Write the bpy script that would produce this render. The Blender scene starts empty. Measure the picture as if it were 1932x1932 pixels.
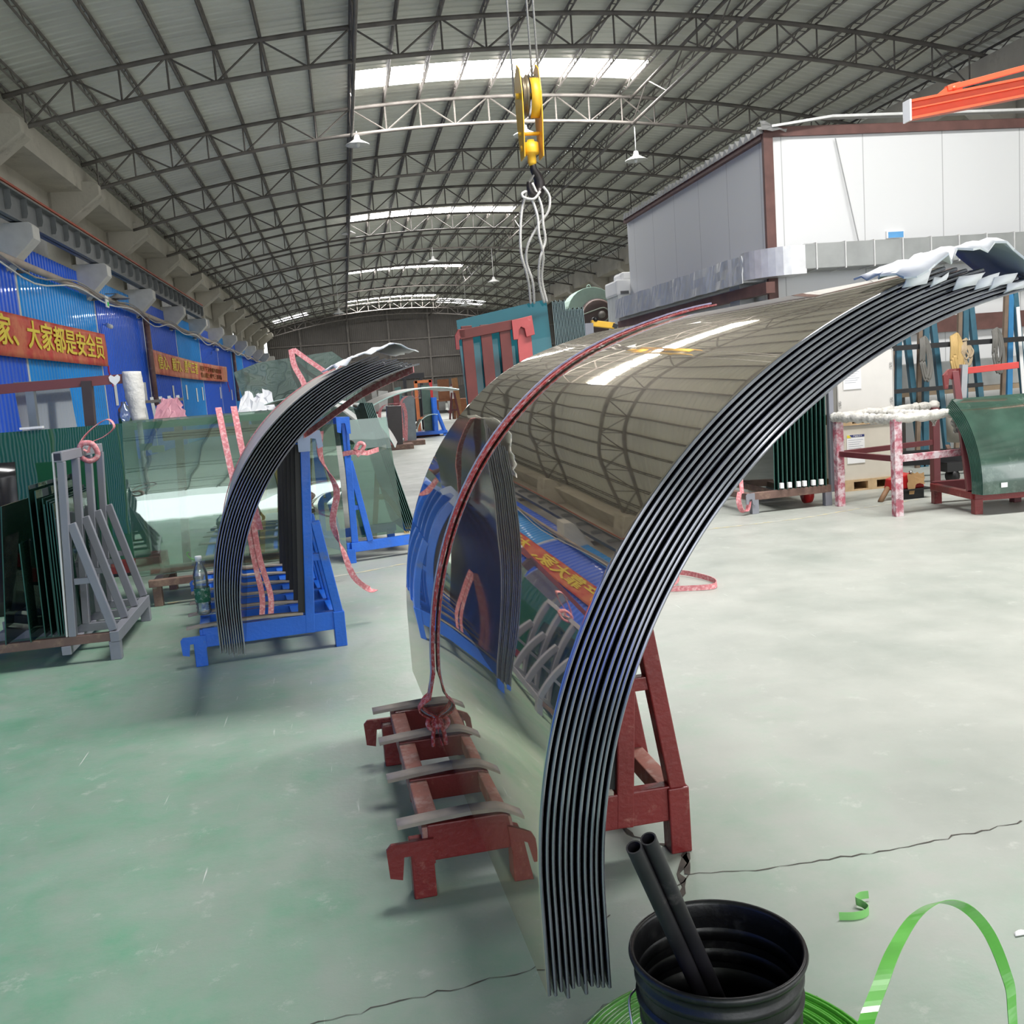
import bpy, math, random
from mathutils import Vector, Matrix
R = math.radians
sin, cos, pi = math.sin, math.cos, math.pi
sc = bpy.context.scene
C = sc.collection

# ------------------------------------------------------------------ camera
cam_d = bpy.data.cameras.new('camera'); cam = bpy.data.objects.new('camera', cam_d); C.objects.link(cam)
cam_d.sensor_width = 36; cam_d.sensor_fit = 'HORIZONTAL'
cam_d.lens = 36 * 1850 / 1932
cam_d.clip_end = 400; cam_d.clip_start = 0.05
cam.matrix_world = Matrix(((0.98311387, 0.09464204, -0.15662059, 0),
                           (-0.16721690, 0.11694600, -0.97895972, 0),
                           (-0.07433460, 0.98861849, 0.13079698, 1.4),
                           (0, 0, 0, 1)))
sc.camera = cam
# ------------------------------------------------------------------ world, view, light
w = bpy.data.worlds.new('world'); sc.world = w; w.use_nodes = True
bg = w.node_tree.nodes['Background']
bg.inputs[0].default_value = (0.93, 0.97, 1.0, 1); bg.inputs[1].default_value = 1.6
sc.view_settings.view_transform = 'Standard'; sc.view_settings.look = 'None'
sc.view_settings.gamma = 1; sc.view_settings.use_curve_mapping = False
sc.view_settings.exposure = 0.38
SKY = 34.0          # strength of the translucent roof lights
try:
    sc.cycles.max_bounces = 8; sc.cycles.diffuse_bounces = 4; sc.cycles.glossy_bounces = 5
    sc.cycles.transmission_bounces = 6; sc.cycles.transparent_max_bounces = 24
    sc.cycles.caustics_reflective = False; sc.cycles.caustics_refractive = False
    sc.cycles.sample_clamp_indirect = 6
    sc.cycles.use_denoising = True
except Exception: pass

def area(name, loc, rot, sx, sy, e, col=(1, 1, 1)):
    l = bpy.data.lights.new(name, 'AREA'); l.shape = 'RECTANGLE'; l.size = sx; l.size_y = sy; l.energy = e; l.color = col
    o = bpy.data.objects.new(name, l); C.objects.link(o); o.location = loc; o.rotation_euler = rot
    return o
# daylight through the open gable behind the camera and the big open door on the right behind it
area('daylight_gable', (3.5, -15.8, 3.4), (R(90), 0, 0), 15, 6, 260, (0.95, 0.98, 1.0))
area('daylight_door_right', (14.6, -6.0, 3.0), (R(90), 0, R(90)), 8, 5, 260, (1.0, 0.99, 0.97))

# ------------------------------------------------------------------ materials
def nd(nt, t, **kw):
    n = nt.nodes.new(t)
    for k, v in kw.items(): setattr(n, k, v)
    return n
MATS = {}
def mat(name, col, rough=.5, metal=0.0, var=.12, scale=6.0, bump=0.0, bscale=40.0, coat=0.0, spec=.5, dirt=None, dirt_amt=.5, dirt_scale=3.0, alpha=None):
    if name in MATS: return MATS[name]
    m = bpy.data.materials.new(name); m.use_nodes = True; nt = m.node_tree
    p = nt.nodes['Principled BSDF']
    p.inputs['Roughness'].default_value = rough; p.inputs['Metallic'].default_value = metal
    p.inputs['Coat Weight'].default_value = coat; p.inputs['Specular IOR Level'].default_value = spec
    tc = nd(nt, 'ShaderNodeTexCoord')
    n = nd(nt, 'ShaderNodeTexNoise'); n.inputs['Scale'].default_value = scale; n.inputs['Detail'].default_value = 6
    nt.links.new(tc.outputs['Object'], n.inputs['Vector'])
    cr = nd(nt, 'ShaderNodeValToRGB'); cr.color_ramp.elements[0].position = .3; cr.color_ramp.elements[1].position = .7
    a = [max(0, c * (1 - var)) for c in col]; b = [min(1, c * (1 + var)) for c in col]
    cr.color_ramp.elements[0].color = (*a, 1); cr.color_ramp.elements[1].color = (*b, 1)
    nt.links.new(n.outputs['Fac'], cr.inputs['Fac']); out = cr.outputs['Color']
    if dirt:
        n2 = nd(nt, 'ShaderNodeTexNoise'); n2.inputs['Scale'].default_value = dirt_scale; n2.inputs['Detail'].default_value = 9; n2.inputs['Roughness'].default_value = .7
        nt.links.new(tc.outputs['Object'], n2.inputs['Vector'])
        c2 = nd(nt, 'ShaderNodeValToRGB'); c2.color_ramp.elements[0].position = 1 - dirt_amt - .06; c2.color_ramp.elements[1].position = 1 - dirt_amt + .08
        nt.links.new(n2.outputs['Fac'], c2.inputs['Fac'])
        mx = nd(nt, 'ShaderNodeMix', data_type='RGBA')
        nt.links.new(c2.outputs['Color'], mx.inputs[0]); nt.links.new(out, mx.inputs[6]); mx.inputs[7].default_value = (*dirt, 1)
        out = mx.outputs[2]
    nt.links.new(out, p.inputs['Base Color'])
    if bump:
        n3 = nd(nt, 'ShaderNodeTexNoise'); n3.inputs['Scale'].default_value = bscale; n3.inputs['Detail'].default_value = 4
        nt.links.new(tc.outputs['Object'], n3.inputs['Vector'])
        bp = nd(nt, 'ShaderNodeBump'); bp.inputs['Strength'].default_value = bump; bp.inputs['Distance'].default_value = .02
        nt.links.new(n3.outputs['Fac'], bp.inputs['Height']); nt.links.new(bp.outputs['Normal'], p.inputs['Normal'])
    MATS[name] = m
    return m

def glass(name, tint, refl=.06, through=.8, rough=.0, body=(0.02, 0.05, 0.04), wav=0.0, ior=1.5):
    """thin architectural glass: see-through with its tint, a share of body colour, Fresnel reflection"""
    if name in MATS: return MATS[name]
    m = bpy.data.materials.new(name); m.use_nodes = True; nt = m.node_tree; nt.nodes.clear()
    o = nd(nt, 'ShaderNodeOutputMaterial')
    tr = nd(nt, 'ShaderNodeBsdfTransparent'); tr.inputs[0].default_value = (*tint, 1)
    df = nd(nt, 'ShaderNodeBsdfDiffuse'); df.inputs[0].default_value = (*body, 1)
    gl = nd(nt, 'ShaderNodeBsdfGlossy'); gl.inputs[0].default_value = (.95, .97, .96, 1); gl.inputs['Roughness'].default_value = rough
    m1 = nd(nt, 'ShaderNodeMixShader'); m1.inputs[0].default_value = through
    nt.links.new(df.outputs[0], m1.inputs[1]); nt.links.new(tr.outputs[0], m1.inputs[2])
    fr = nd(nt, 'ShaderNodeFresnel'); fr.inputs[0].default_value = ior
    ad = nd(nt, 'ShaderNodeMath', operation='ADD', use_clamp=True); ad.inputs[1].default_value = refl
    nt.links.new(fr.outputs[0], ad.inputs[0])
    m2 = nd(nt, 'ShaderNodeMixShader')
    nt.links.new(ad.outputs[0], m2.inputs[0]); nt.links.new(m1.outputs[0], m2.inputs[1]); nt.links.new(gl.outputs[0], m2.inputs[2])
    if wav:
        tc = nd(nt, 'ShaderNodeTexCoord'); n3 = nd(nt, 'ShaderNodeTexNoise'); n3.inputs['Scale'].default_value = 2.2; n3.inputs['Detail'].default_value = 2
        nt.links.new(tc.outputs['Object'], n3.inputs['Vector'])
        bp = nd(nt, 'ShaderNodeBump'); bp.inputs['Strength'].default_value = wav; bp.inputs['Distance'].default_value = .02
        nt.links.new(n3.outputs['Fac'], bp.inputs['Height']); nt.links.new(bp.outputs['Normal'], gl.inputs['Normal'])
    nt.links.new(m2.outputs[0], o.inputs[0])
    MATS[name] = m
    return m

def emis(name, col, s):
    m = bpy.data.materials.new(name); m.use_nodes = True; nt = m.node_tree; nt.nodes.clear()
    o = nd(nt, 'ShaderNodeOutputMaterial'); e = nd(nt, 'ShaderNodeEmission'); e.inputs[0].default_value = (*col, 1); e.inputs[1].default_value = s
    nt.links.new(e.outputs[0], o.inputs[0]); MATS[name] = m
    return m

# ------------------------------------------------------------------ mesh builder
ORD = ['nearest the camera', 'second', 'third', 'fourth', 'fifth', 'sixth', 'seventh', 'eighth', 'ninth', 'tenth', 'eleventh', 'twelfth', 'thirteenth', 'fourteenth', 'fifteenth', 'sixteenth', 'seventeenth', 'eighteenth', 'nineteenth', 'twentieth', 'twenty-first', 'twenty-second', 'twenty-third', 'twenty-fourth', 'twenty-fifth']
class MB:
    def __init__(s): s.v = []; s.f = []; s.mi = []; s.cur = 0; s.sm = []; s.smooth = False
    def add(s, vs, fs, smooth=None):
        n = len(s.v); s.v += [tuple(v) for v in vs]
        for f in fs:
            s.f.append([i + n for i in f]); s.mi.append(s.cur); s.sm.append(s.smooth if smooth is None else smooth)
        return s
    def box(s, x0, x1, y0, y1, z0, z1):
        vs = [(x, y, z) for x in (x0, x1) for y in (y0, y1) for z in (z0, z1)]
        return s.add(vs, [(0, 1, 3, 2), (4, 6, 7, 5), (0, 4, 5, 1), (2, 3, 7, 6), (0, 2, 6, 4), (1, 5, 7, 3)])
    def bar(s, a, b, w, h, up=(0, 0, 1)):
        a = Vector(a); b = Vector(b); d = (b - a).normalized(); u = Vector(up)
        if abs(d.dot(u)) > .99: u = Vector((0, 1, 0))
        x = d.cross(u).normalized(); z = x.cross(d).normalized()
        vs = [p + x * sx * w / 2 + z * sz * h / 2 for p in (a, b) for sx, sz in ((-1, -1), (1, -1), (1, 1), (-1, 1))]
        return s.add(vs, [(3, 2, 1, 0), (4, 5, 6, 7), (0, 1, 5, 4), (1, 2, 6, 5), (2, 3, 7, 6), (3, 0, 4, 7)])
    def tube(s, pts, r, n=8, cap=True, closed=False):
        pts = [Vector(p) for p in pts]; N = len(pts); vs = []; prev = None
        rr = r if isinstance(r, (list, tuple)) else [r] * N
        for i, p in enumerate(pts):
            if closed: d = (pts[(i + 1) % N] - pts[i - 1]).normalized()
            else: d = (pts[min(i + 1, N - 1)] - pts[max(i - 1, 0)]).normalized()
            if prev is None:
                u = Vector((0, 0, 1)) if abs(d.z) < .9 else Vector((1, 0, 0)); x = d.cross(u).normalized()
            else:
                x = (prev - d * prev.dot(d)).normalized()
            prev = x; y = d.cross(x)
            vs += [p + (x * cos(2 * pi * k / n) + y * sin(2 * pi * k / n)) * rr[i] for k in range(n)]
        fs = []
        for i in range(N if closed else N - 1):
            j = (i + 1) % N
            for k in range(n): fs.append((i * n + k, i * n + (k + 1) % n, j * n + (k + 1) % n, j * n + k))
        if cap and not closed: fs += [tuple(range(n))[::-1], tuple((N - 1) * n + k for k in range(n))]
        return s.add(vs, fs, True if n > 5 else False)
    def prism(s, pts, off):
        """closed outline of 3-D points pushed along the vector off"""
        n = len(pts); off = Vector(off); P = [Vector(p) for p in pts]
        return s.add(P + [p + off for p in P], [tuple(range(n))[::-1], tuple(range(n, 2 * n))] + [(i, (i + 1) % n, n + (i + 1) % n, n + i) for i in range(n)])
    def lathe(s, prof, n=32, c=(0, 0, 0), sx=1, sy=1):
        vs = []
        for r, z in prof: vs += [(c[0] + r * cos(2 * pi * k / n) * sx, c[1] + r * sin(2 * pi * k / n) * sy, c[2] + z) for k in range(n)]
        fs = [(i * n + k, i * n + (k + 1) % n, (i + 1) * n + (k + 1) % n, (i + 1) * n + k) for i in range(len(prof) - 1) for k in range(n)]
        return s.add(vs, fs, True)
    def grid(s, fn, nu, nv, smooth=True):
        vs = [fn(i / nu, j / nv) for i in range(nu + 1) for j in range(nv + 1)]
        fs = [(i * (nv + 1) + j, (i + 1) * (nv + 1) + j, (i + 1) * (nv + 1) + j + 1, i * (nv + 1) + j + 1) for i in range(nu) for j in range(nv)]
        return s.add(vs, fs, smooth)
    def slab(s, fn, nu, nv, th, smooth=True):
        """surface with thickness: fn(u,v) -> point; thickness th along the surface normal"""
        P = [[Vector(fn(i / nu, j / nv)) for j in range(nv + 1)] for i in range(nu + 1)]
        T = []
        for i in range(nu + 1):
            row = []
            for j in range(nv + 1):
                a = P[min(i + 1, nu)][j] - P[max(i - 1, 0)][j]; b = P[i][min(j + 1, nv)] - P[i][max(j - 1, 0)]
                nn = a.cross(b); nn = nn.normalized() if nn.length > 1e-9 else Vector((0, 0, 1)); row.append(P[i][j] + nn * th)
            T.append(row)
        flat = [p for r in P for p in r] + [p for r in T for p in r]; M = (nu + 1) * (nv + 1); k = nv + 1
        fs = []
        for i in range(nu):
            for j in range(nv):
                a, b, c, d = i * k + j, (i + 1) * k + j, (i + 1) * k + j + 1, i * k + j + 1
                fs += [(d, c, b, a), (M + a, M + b, M + c, M + d)]
        n = len(s.v); s.add(flat, fs, smooth)
        ed = []
        for i in range(nu): ed += [(i * k, (i + 1) * k), ((i + 1) * k + nv, i * k + nv)]
        for j in range(nv): ed += [(j + 1, j), (nu * k + j, nu * k + j + 1)]
        for a, b in ed: s.f.append([n + a, n + b, n + b + M, n + a + M]); s.mi.append(s.cur); s.sm.append(False)
        return s
    def build(s, name, m, parent=None, bevel=0, loc=None):
        me = bpy.data.meshes.new(name); me.from_pydata(s.v, [], s.f)
        ms = m if isinstance(m, (list, tuple)) else [m]
        for x in ms: me.materials.append(x)
        me.polygons.foreach_set('material_index', s.mi); me.polygons.foreach_set('use_smooth', s.sm); me.update()
        o = bpy.data.objects.new(name, me); C.objects.link(o)
        if parent: o.parent = parent
        if loc: o.location = loc
        if bevel:
            b = o.modifiers.new('bevel', 'BEVEL'); b.width = bevel; b.segments = 2; b.limit_method = 'ANGLE'; b.angle_limit = R(50)
        return o
def thing(name, label, cat, loc=(0, 0, 0), rz=0, group=None):
    o = bpy.data.objects.new(name, None); C.objects.link(o); o.location = loc; o.rotation_euler = (0, 0, rz); o.empty_display_size = .1
    o['label'] = label; o['category'] = cat
    if group: o['group'] = group
    return o
def tag(o, label, cat, group=None):
    o['label'] = label; o['category'] = cat
    if group: o['group'] = group
    return o
def struct(o): o['kind'] = 'structure'; return o
def copy_tree(o, kids, parent=None):
    c = o.copy(); C.objects.link(c)
    if parent: c.parent = parent
    for ch in kids.get(o.name, []): copy_tree(ch, kids, c)
    return c
def dup(root, loc, rz=None, label=None):
    kids = {}
    def walk(x):
        kids[x.name] = list(x.children)
        for y in x.children: walk(y)
    walk(root)
    c = copy_tree(root, kids); c.location = loc
    if rz is not None: c.rotation_euler = (0, 0, rz)
    if label: c['label'] = label
    return c
def arc_pts(cx, cz, r, a0, a1, n, y=0): return [(cx + r * cos(R(a0 + (a1 - a0) * i / n)), y, cz + r * sin(R(a0 + (a1 - a0) * i / n))) for i in range(n + 1)]
def ribbon(mb, pts, wdir, wd, th=.003):
    """flat webbing strap along pts; wdir = direction(s) of its width"""
    pts = [Vector(p) for p in pts]; N = len(pts)
    W = [Vector(x).normalized() for x in wdir] if isinstance(wdir[0], (tuple, list, Vector)) else [Vector(wdir).normalized()] * N
    vs = []
    for i, p in enumerate(pts):
        d = (pts[min(i + 1, N - 1)] - pts[max(i - 1, 0)]).normalized(); n = d.cross(W[i]).normalized()
        vs += [p - W[i] * wd / 2 - n * th / 2, p + W[i] * wd / 2 - n * th / 2, p + W[i] * wd / 2 + n * th / 2, p - W[i] * wd / 2 + n * th / 2]
    fs = [(0, 1, 2, 3), tuple((N - 1) * 4 + k for k in (3, 2, 1, 0))]
    for i in range(N - 1):
        for k in range(4): fs.append((i * 4 + k, (i + 1) * 4 + k, (i + 1) * 4 + (k + 1) % 4, i * 4 + (k + 1) % 4))
    return mb.add(vs, fs, False)
def spline(P, n=8):
    P = [Vector(p) for p in P]; out = []
    for i in range(len(P) - 1):
        a, b, c, d = P[max(i - 1, 0)], P[i], P[i + 1], P[min(i + 2, len(P) - 1)]
        for k in range(n):
            t = k / n; out.append(.5 * ((2 * b) + (c - a) * t + (2 * a - 5 * b + 4 * c - d) * t * t + (3 * b - a - 3 * c + d) * t ** 3))
    out.append(P[-1]); return out
def text_mesh(txt, size, name, m, parent, mtx, off=0.0, ext=.001, sx=1.0, spacing=1.0, align='LEFT'):
    bold = off; off = 0
    cu = bpy.data.curves.new(name, 'FONT'); cu.body = txt; cu.size = size; cu.extrude = ext; cu.offset = off; cu.space_character = spacing; cu.align_x = align
    cu.resolution_u = 3
    t = bpy.data.objects.new('tmp_text', cu); C.objects.link(t)
    dg = bpy.context.evaluated_depsgraph_get(); me = bpy.data.meshes.new_from_object(t.evaluated_get(dg))
    bpy.data.objects.remove(t); me.materials.clear(); me.materials.append(m)
    if bold:
        vs = [v.co.copy() for v in me.vertices]; fs = [tuple(p.vertices) for p in me.polygons]; n = len(vs); me2 = bpy.data.meshes.new(name)
        V = []; F = []
        for k, (dx, dy) in enumerate(((-bold, -bold * .6), (bold, -bold * .6), (-bold, bold * .6), (bold, bold * .6))):
            V += [(v.x + dx, v.y + dy, v.z + .0004 * k) for v in vs]; F += [tuple(i + n * k for i in f) for f in fs]
        me2.from_pydata(V, [], F); me2.materials.append(m); me = me2
    me.transform(mtx @ Matrix.Diagonal((sx, 1, 1, 1)))
    o = bpy.data.objects.new(name, me); C.objects.link(o); o.parent = parent
    return o

# ================================================================== SETTING
random.seed(4)
YN, YF = -16.0, 90.0
XL, XR = -6.0, 15.0
def topz(x): return 8.70 - .0115 * (x - 5.0) ** 2
def botz(x): return 8.06 - .0118 * (x - 4.85) ** 2
def roofz(x): return topz(x) + .27
YT = [20.4 + 5.6 * k for k in range(-6, 13)]          # truss and column lines

# floor
def floor_mat():
    m = bpy.data.materials.new('painted_concrete_floor'); m.use_nodes = True; nt = m.node_tree; L = nt.links.new
    p = nt.nodes['Principled BSDF']; tc = nd(nt, 'ShaderNodeTexCoord')
    def noise(scale, det=8, rough=.6, vec=None):
        n = nd(nt, 'ShaderNodeTexNoise'); n.inputs['Scale'].default_value = scale; n.inputs['Detail'].default_value = det; n.inputs['Roughness'].default_value = rough
        L(vec or tc.outputs['Object'], n.inputs['Vector']); return n
    def ramp(src, p0, p1, c0=(0, 0, 0), c1=(1, 1, 1)):
        r = nd(nt, 'ShaderNodeValToRGB'); r.color_ramp.elements[0].position = p0; r.color_ramp.elements[1].position = p1
        r.color_ramp.elements[0].color = (*c0, 1); r.color_ramp.elements[1].color = (*c1, 1); L(src, r.inputs[0]); return r.outputs[0]
    def mix(f, a, b):
        x = nd(nt, 'ShaderNodeMix', data_type='RGBA'); L(f, x.inputs[0])
        for i, c in ((6, a), (7, b)):
            if isinstance(c, tuple): x.inputs[i].default_value = (*c, 1)
            else: L(c, x.inputs[i])
        return x.outputs[2]
    sx = nd(nt, 'ShaderNodeSeparateXYZ'); L(tc.outputs['Object'], sx.inputs[0])
    base = ramp(noise(1.3).outputs[0], .3, .7, (.31, .335, .30), (.45, .46, .42))
    # paint is worn off towards the middle aisle (x grows) and kept on the left and in front
    a = nd(nt, 'ShaderNodeMath', operation='MULTIPLY_ADD'); L(sx.outputs[0], a.inputs[0]); a.inputs[1].default_value = -.16; a.inputs[2].default_value = .34
    b = nd(nt, 'ShaderNodeMath', operation='MULTIPLY_ADD'); L(sx.outputs[1], b.inputs[0]); b.inputs[1].default_value = -.045; L(a.outputs[0], b.inputs[2])
    n1 = noise(2.6, 10, .68)
    d = nd(nt, 'ShaderNodeMath', operation='ADD'); L(b.outputs[0], d.inputs[0]); L(n1.outputs[0], d.inputs[1])
    gm = ramp(d.outputs[0], .42, 1.0)
    green = ramp(noise(5.0, 10, .7).outputs[0], .35, .72, (.19, .30, .22), (.12, .33, .20))
    c = mix(gm, base, green)
    # pale dust blotches and scratches
    c = mix(ramp(noise(7, 12, .75).outputs[0], .58, .80), c, (.55, .57, .52))
    mp = nd(nt, 'ShaderNodeMapping'); mp.inputs['Scale'].default_value = (40, 1.6, 1); mp.inputs['Rotation'].default_value = (0, 0, .5); L(tc.outputs['Object'], mp.inputs[0])
    c = mix(ramp(noise(1.5, 3, .5, mp.outputs[0]).outputs[0], .72, .78), c, (.60, .63, .58))
    c = mix(ramp(noise(3.3, 12, .8).outputs[0], .70, .78), c, (.16, .20, .17))
    L(c, p.inputs['Base Color'])
    L(ramp(noise(4).outputs[0], .3, .7, (.34,) * 3, (.55,) * 3), p.inputs['Roughness'])
    bp = nd(nt, 'ShaderNodeBump'); bp.inputs['Strength'].default_value = .12; bp.inputs['Distance'].default_value = .01
    L(noise(30, 6).outputs[0], bp.inputs['Height']); L(bp.outputs[0], p.inputs['Normal'])
    return m
fl = struct(MB().box(-9.5, 16, -17, 92, -.2, 0).build('floor', floor_mat()))
dark_crack = mat('crack_dirt', (.07, .06, .05), .9, var=.4, scale=30)
def crack(pts, wd, seed):
    random.seed(seed); mb = MB(); P = []
    for i in range(len(pts) - 1):
        a, b = Vector(pts[i]), Vector(pts[i + 1]); n = max(3, int((b - a).length / .03))
        for k in range(n): P.append(a.lerp(b, k / n) + Vector((random.uniform(-.006, .006), random.uniform(-.008, .008))))
    P.append(Vector(pts[-1])); vs = []
    for i, p in enumerate(P):
        d = (P[min(i + 1, len(P) - 1)] - P[max(i - 1, 0)]).normalized(); q = Vector((-d.y, d.x)) * wd * random.uniform(.15, 1) / 2
        vs += [(p.x + q.x, p.y + q.y, .0015), (p.x - q.x, p.y - q.y, .0015)]
    mb.add(vs, [(2 * i, 2 * i + 1, 2 * i + 3, 2 * i + 2) for i in range(len(P) - 1)]); return mb
crack([(1.86, 2.484), (1.44, 2.448), (1.04, 2.448), (.82, 2.487), (.74, 2.40)], .006, 1).build('crack', dark_crack, fl)
crack([(.55, 2.342), (.308, 2.172), (.049, 2.14), (-.193, 2.106), (-.6, 2.0)], .005, 2).build('crack', dark_crack, fl)
crack([(.82, 2.487), (.86, 2.62), (.74, 2.75), (.70, 2.95)], .02, 3).build('crack', dark_crack, fl)
crack([(.86, 2.60), (.80, 2.5), (.77, 2.40), (.74, 2.33)], .028, 5).build('crack', dark_crack, fl)
yl = mat('worn_yellow_paint', (.60, .50, .22), .6, dirt=(.5, .5, .44), dirt_amt=.55, dirt_scale=8)
crack([(-1.4, 7.3), (-.009, 7.749), (.315, 7.924), (3.85, 8.149), (4.98, 8.49), (7.5, 9.1)], .05, 7).build('painted_line', yl, fl)

# roof skin: profiled sheet with foil-faced insulation
def roof_mat():
    m = bpy.data.materials.new('foil_insulation'); m.use_nodes = True; nt = m.node_tree; L = nt.links.new; p = nt.nodes['Principled BSDF']
    tc = nd(nt, 'ShaderNodeTexCoord'); n = nd(nt, 'ShaderNodeTexNoise'); n.inputs['Scale'].default_value = .5; n.inputs['Detail'].default_value = 5
    L(tc.outputs['Object'], n.inputs[0]); r = nd(nt, 'ShaderNodeValToRGB')
    r.color_ramp.elements[0].position = .3; r.color_ramp.elements[1].position = .7
    r.color_ramp.elements[0].color = (.62, .63, .56, 1); r.color_ramp.elements[1].color = (.76, .77, .70, 1)
    L(n.outputs[0], r.inputs[0]); L(r.outputs[0], p.inputs['Base Color']); p.inputs['Metallic'].default_value = .12; p.inputs['Roughness'].default_value = .40
    mp = nd(nt, 'ShaderNodeMapping'); mp.inputs['Scale'].default_value = (.25, 3.0, 1); L(tc.outputs['Object'], mp.inputs[0])
    n2 = nd(nt, 'ShaderNodeTexNoise'); n2.inputs['Scale'].default_value = 2.0; n2.inputs['Detail'].default_value = 3; L(mp.outputs[0], n2.inputs[0])
    b = nd(nt, 'ShaderNodeBump'); b.inputs['Strength'].default_value = .5; b.inputs['Distance'].default_value = .05
    L(n2.outputs[0], b.inputs['Height']); L(b.outputs[0], p.inputs['Normal'])
    return m
sky_y = [(-13.9, -12.4), (4.9, 6.7), (24.0, 25.4), (42.9, 44.4), (61.6, 63.1), (80.6, 82.0)]
rm = roof_mat(); mb = MB()
def roof_rows(x0, x1, y0, y1, nx, pitch=.28):
    ny = max(1, int(round((y1 - y0) / pitch)))
    prof = []
    for j in range(ny):
        a = y0 + (y1 - y0) * j / ny; s = (y1 - y0) / ny
        prof += [(a, 0), (a + s * .62, 0), (a + s * .70, .022), (a + s * .92, .022)]
    prof.append((y1, 0)); vs = []; n = len(prof)
    for i in range(nx + 1):
        x = x0 + (x1 - x0) * i / nx; z = roofz(x)
        vs += [(x, y, z + h) for y, h in prof]
    mb.add(vs, [(i * n + j, i * n + j + 1, (i + 1) * n + j + 1, (i + 1) * n + j) for i in range(nx) for j in range(n - 1)])
SX0, SX1 = .85, 8.05
roof_rows(-6.6, SX0, YN, YF, 14); roof_rows(SX1, 15.3, YN, YF, 14)
yy = YN
for a, b in sky_y: roof_rows(SX0, SX1, yy, a, 14); yy = b
roof_rows(SX0, SX1, yy, YF, 14)
struct(mb.build('ceiling', rm))
skm = emis('daylit_roof_panel', (1.0, .985, .97), SKY)
white_steel = mat('white_painted_steel', (.75, .74, .72), .5)
truss_m = mat('dusty_truss_steel', (.155, .14, .125), .6, var=.25, scale=3)
for i, (a, b) in enumerate(sky_y):
    mb = MB(); mb.grid(lambda u, v: (SX0 + (SX1 - SX0) * u, a + (b - a) * v, roofz(SX0 + (SX1 - SX0) * u) + .012), 16, 1)
    o = struct(mb.build('window_%d' % (i + 1), skm))
    fr = MB()
    for x in [SX0 + .02 + k * (SX1 - SX0 - .04) / 8 for k in range(9)]: fr.box(x - .02, x + .02, a, b, roofz(x) - .04, roofz(x))
    fr.build('frame', truss_m, o)
mb = MB()
for x0, x1, y0, y1 in ((-5.2, -2.4, 83.5, 87), (8.6, 12.5, 83.5, 87)):
    mb = MB(); mb.grid(lambda u, v: (x0 + (x1 - x0) * u, y0 + (y1 - y0) * v, roofz(x0 + (x1 - x0) * u) - .03), 6, 1)
    struct(mb.build('window_%d' % (7 if x0 < 0 else 8), MATS.get('far_panel') or emis('far_panel', (1, 1, 1), 4)))

# arched trusses
def make_truss():
    t = thing('roof_truss', 'dusty arched steel roof truss spanning the hall', 'roof truss', (0, 0, 0), 0, 'arched roof trusses')
    XS = [-5.75 + (14.75 + 5.75) * k / 46 for k in range(47)]
    MB().tube([(x, 0, topz(x)) for x in XS], .048, 6).build('top_chord', truss_m, t)
    MB().tube([(x, 0, botz(x)) for x in XS], .045, 6).build('bottom_chord', truss_m, t)
    nx = [.8 + .885 * k for k in range(-7, 16)]
    for i, x in enumerate(nx):
        MB().tube([(x, 0, topz(x)), (x, 0, botz(x))], .02, 4).build('strut', truss_m, t)
        if i + 1 < len(nx):
            y = nx[i + 1]; a, b = ((x, topz(x)), (y, botz(y))) if i % 2 else ((x, botz(x)), (y, topz(y)))
            MB().tube([(a[0], 0, a[1]), (b[0], 0, b[1])], .02, 4).build('strut', truss_m, t)
    return t
t0 = make_truss(); t0.location.y = YT[0]
t0['label'] = 'arched roof truss behind the camera position'
for y in YT[1:]:
    k = int(round((y - 20.4) / 5.6)); dup(t0, (0, y, 0), label=None if k < 0 else 'arched roof truss, the visible one nearest the camera' if k == 0 else 'arched roof truss, %s visible one counted from the camera' % ORD[k])
# lattice purlins resting on the trusses
def make_purlin():
    t = thing('roof_purlin', 'slender steel lattice purlin running the length of the roof', 'purlin', (0, 0, 0), 0, 'lattice purlins under the roof sheets')
    MB().tube([(0, YN, .21), (0, YF, .21)], .03, 4).build('top_bar', truss_m, t)
    MB().tube([(0, YN, .06), (0, YF, .06)], .026, 4).build('bottom_bar', truss_m, t)
    mb = MB(); y = YN; k = 0
    while y < YF - .4:
        mb.bar((0, y, .06 if k % 2 else .21), (0, y + .38, .21 if k % 2 else .06), .018, .018); y += .38; k += 1
    mb.build('lacing', truss_m, t)
    return t
px = [.8 + .885 * k for k in range(-7, 16)] + [-5.75, 14.6]
p0 = make_purlin(); p0.location = (px[0], 0, topz(px[0]))
px = sorted(px); p0.location = (px[0], 0, topz(px[0])); p0['label'] = 'slender lattice roof purlin right beside the left wall'
for k, x in enumerate(px[1:]): dup(p0, (x, 0, topz(x)), label='slender lattice roof purlin, the %s counted from the left wall' % ORD[k + 1])
for x, where in ((.8, 'at the left end of the skylights'), (8.15, 'at the right end of the skylights')):
    t = thing('longitudinal_girder', 'deep lattice bracing girder crossing the trusses ' + where, 'girder', (x, 0, 0), 0)
    MB().tube([(0, YN, topz(x) - .03), (0, YF, topz(x) - .03)], .04, 6).build('top_chord', truss_m, t)
    MB().tube([(0, YN, botz(x) - .02), (0, YF, botz(x) - .02)], .04, 6).build('bottom_chord', truss_m, t)
    mb = MB()
    for a in YT[:-1]:
        for k in range(4):
            y0, y1 = a + 1.4 * k, a + 1.4 * (k + 1)
            za, zb = (topz(x), botz(x)) if k % 2 else (botz(x), topz(x))
            mb.tube([(0, y0, za), (0, y1, zb)], .018, 4)
    mb.build('lacing', truss_m, t)

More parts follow.
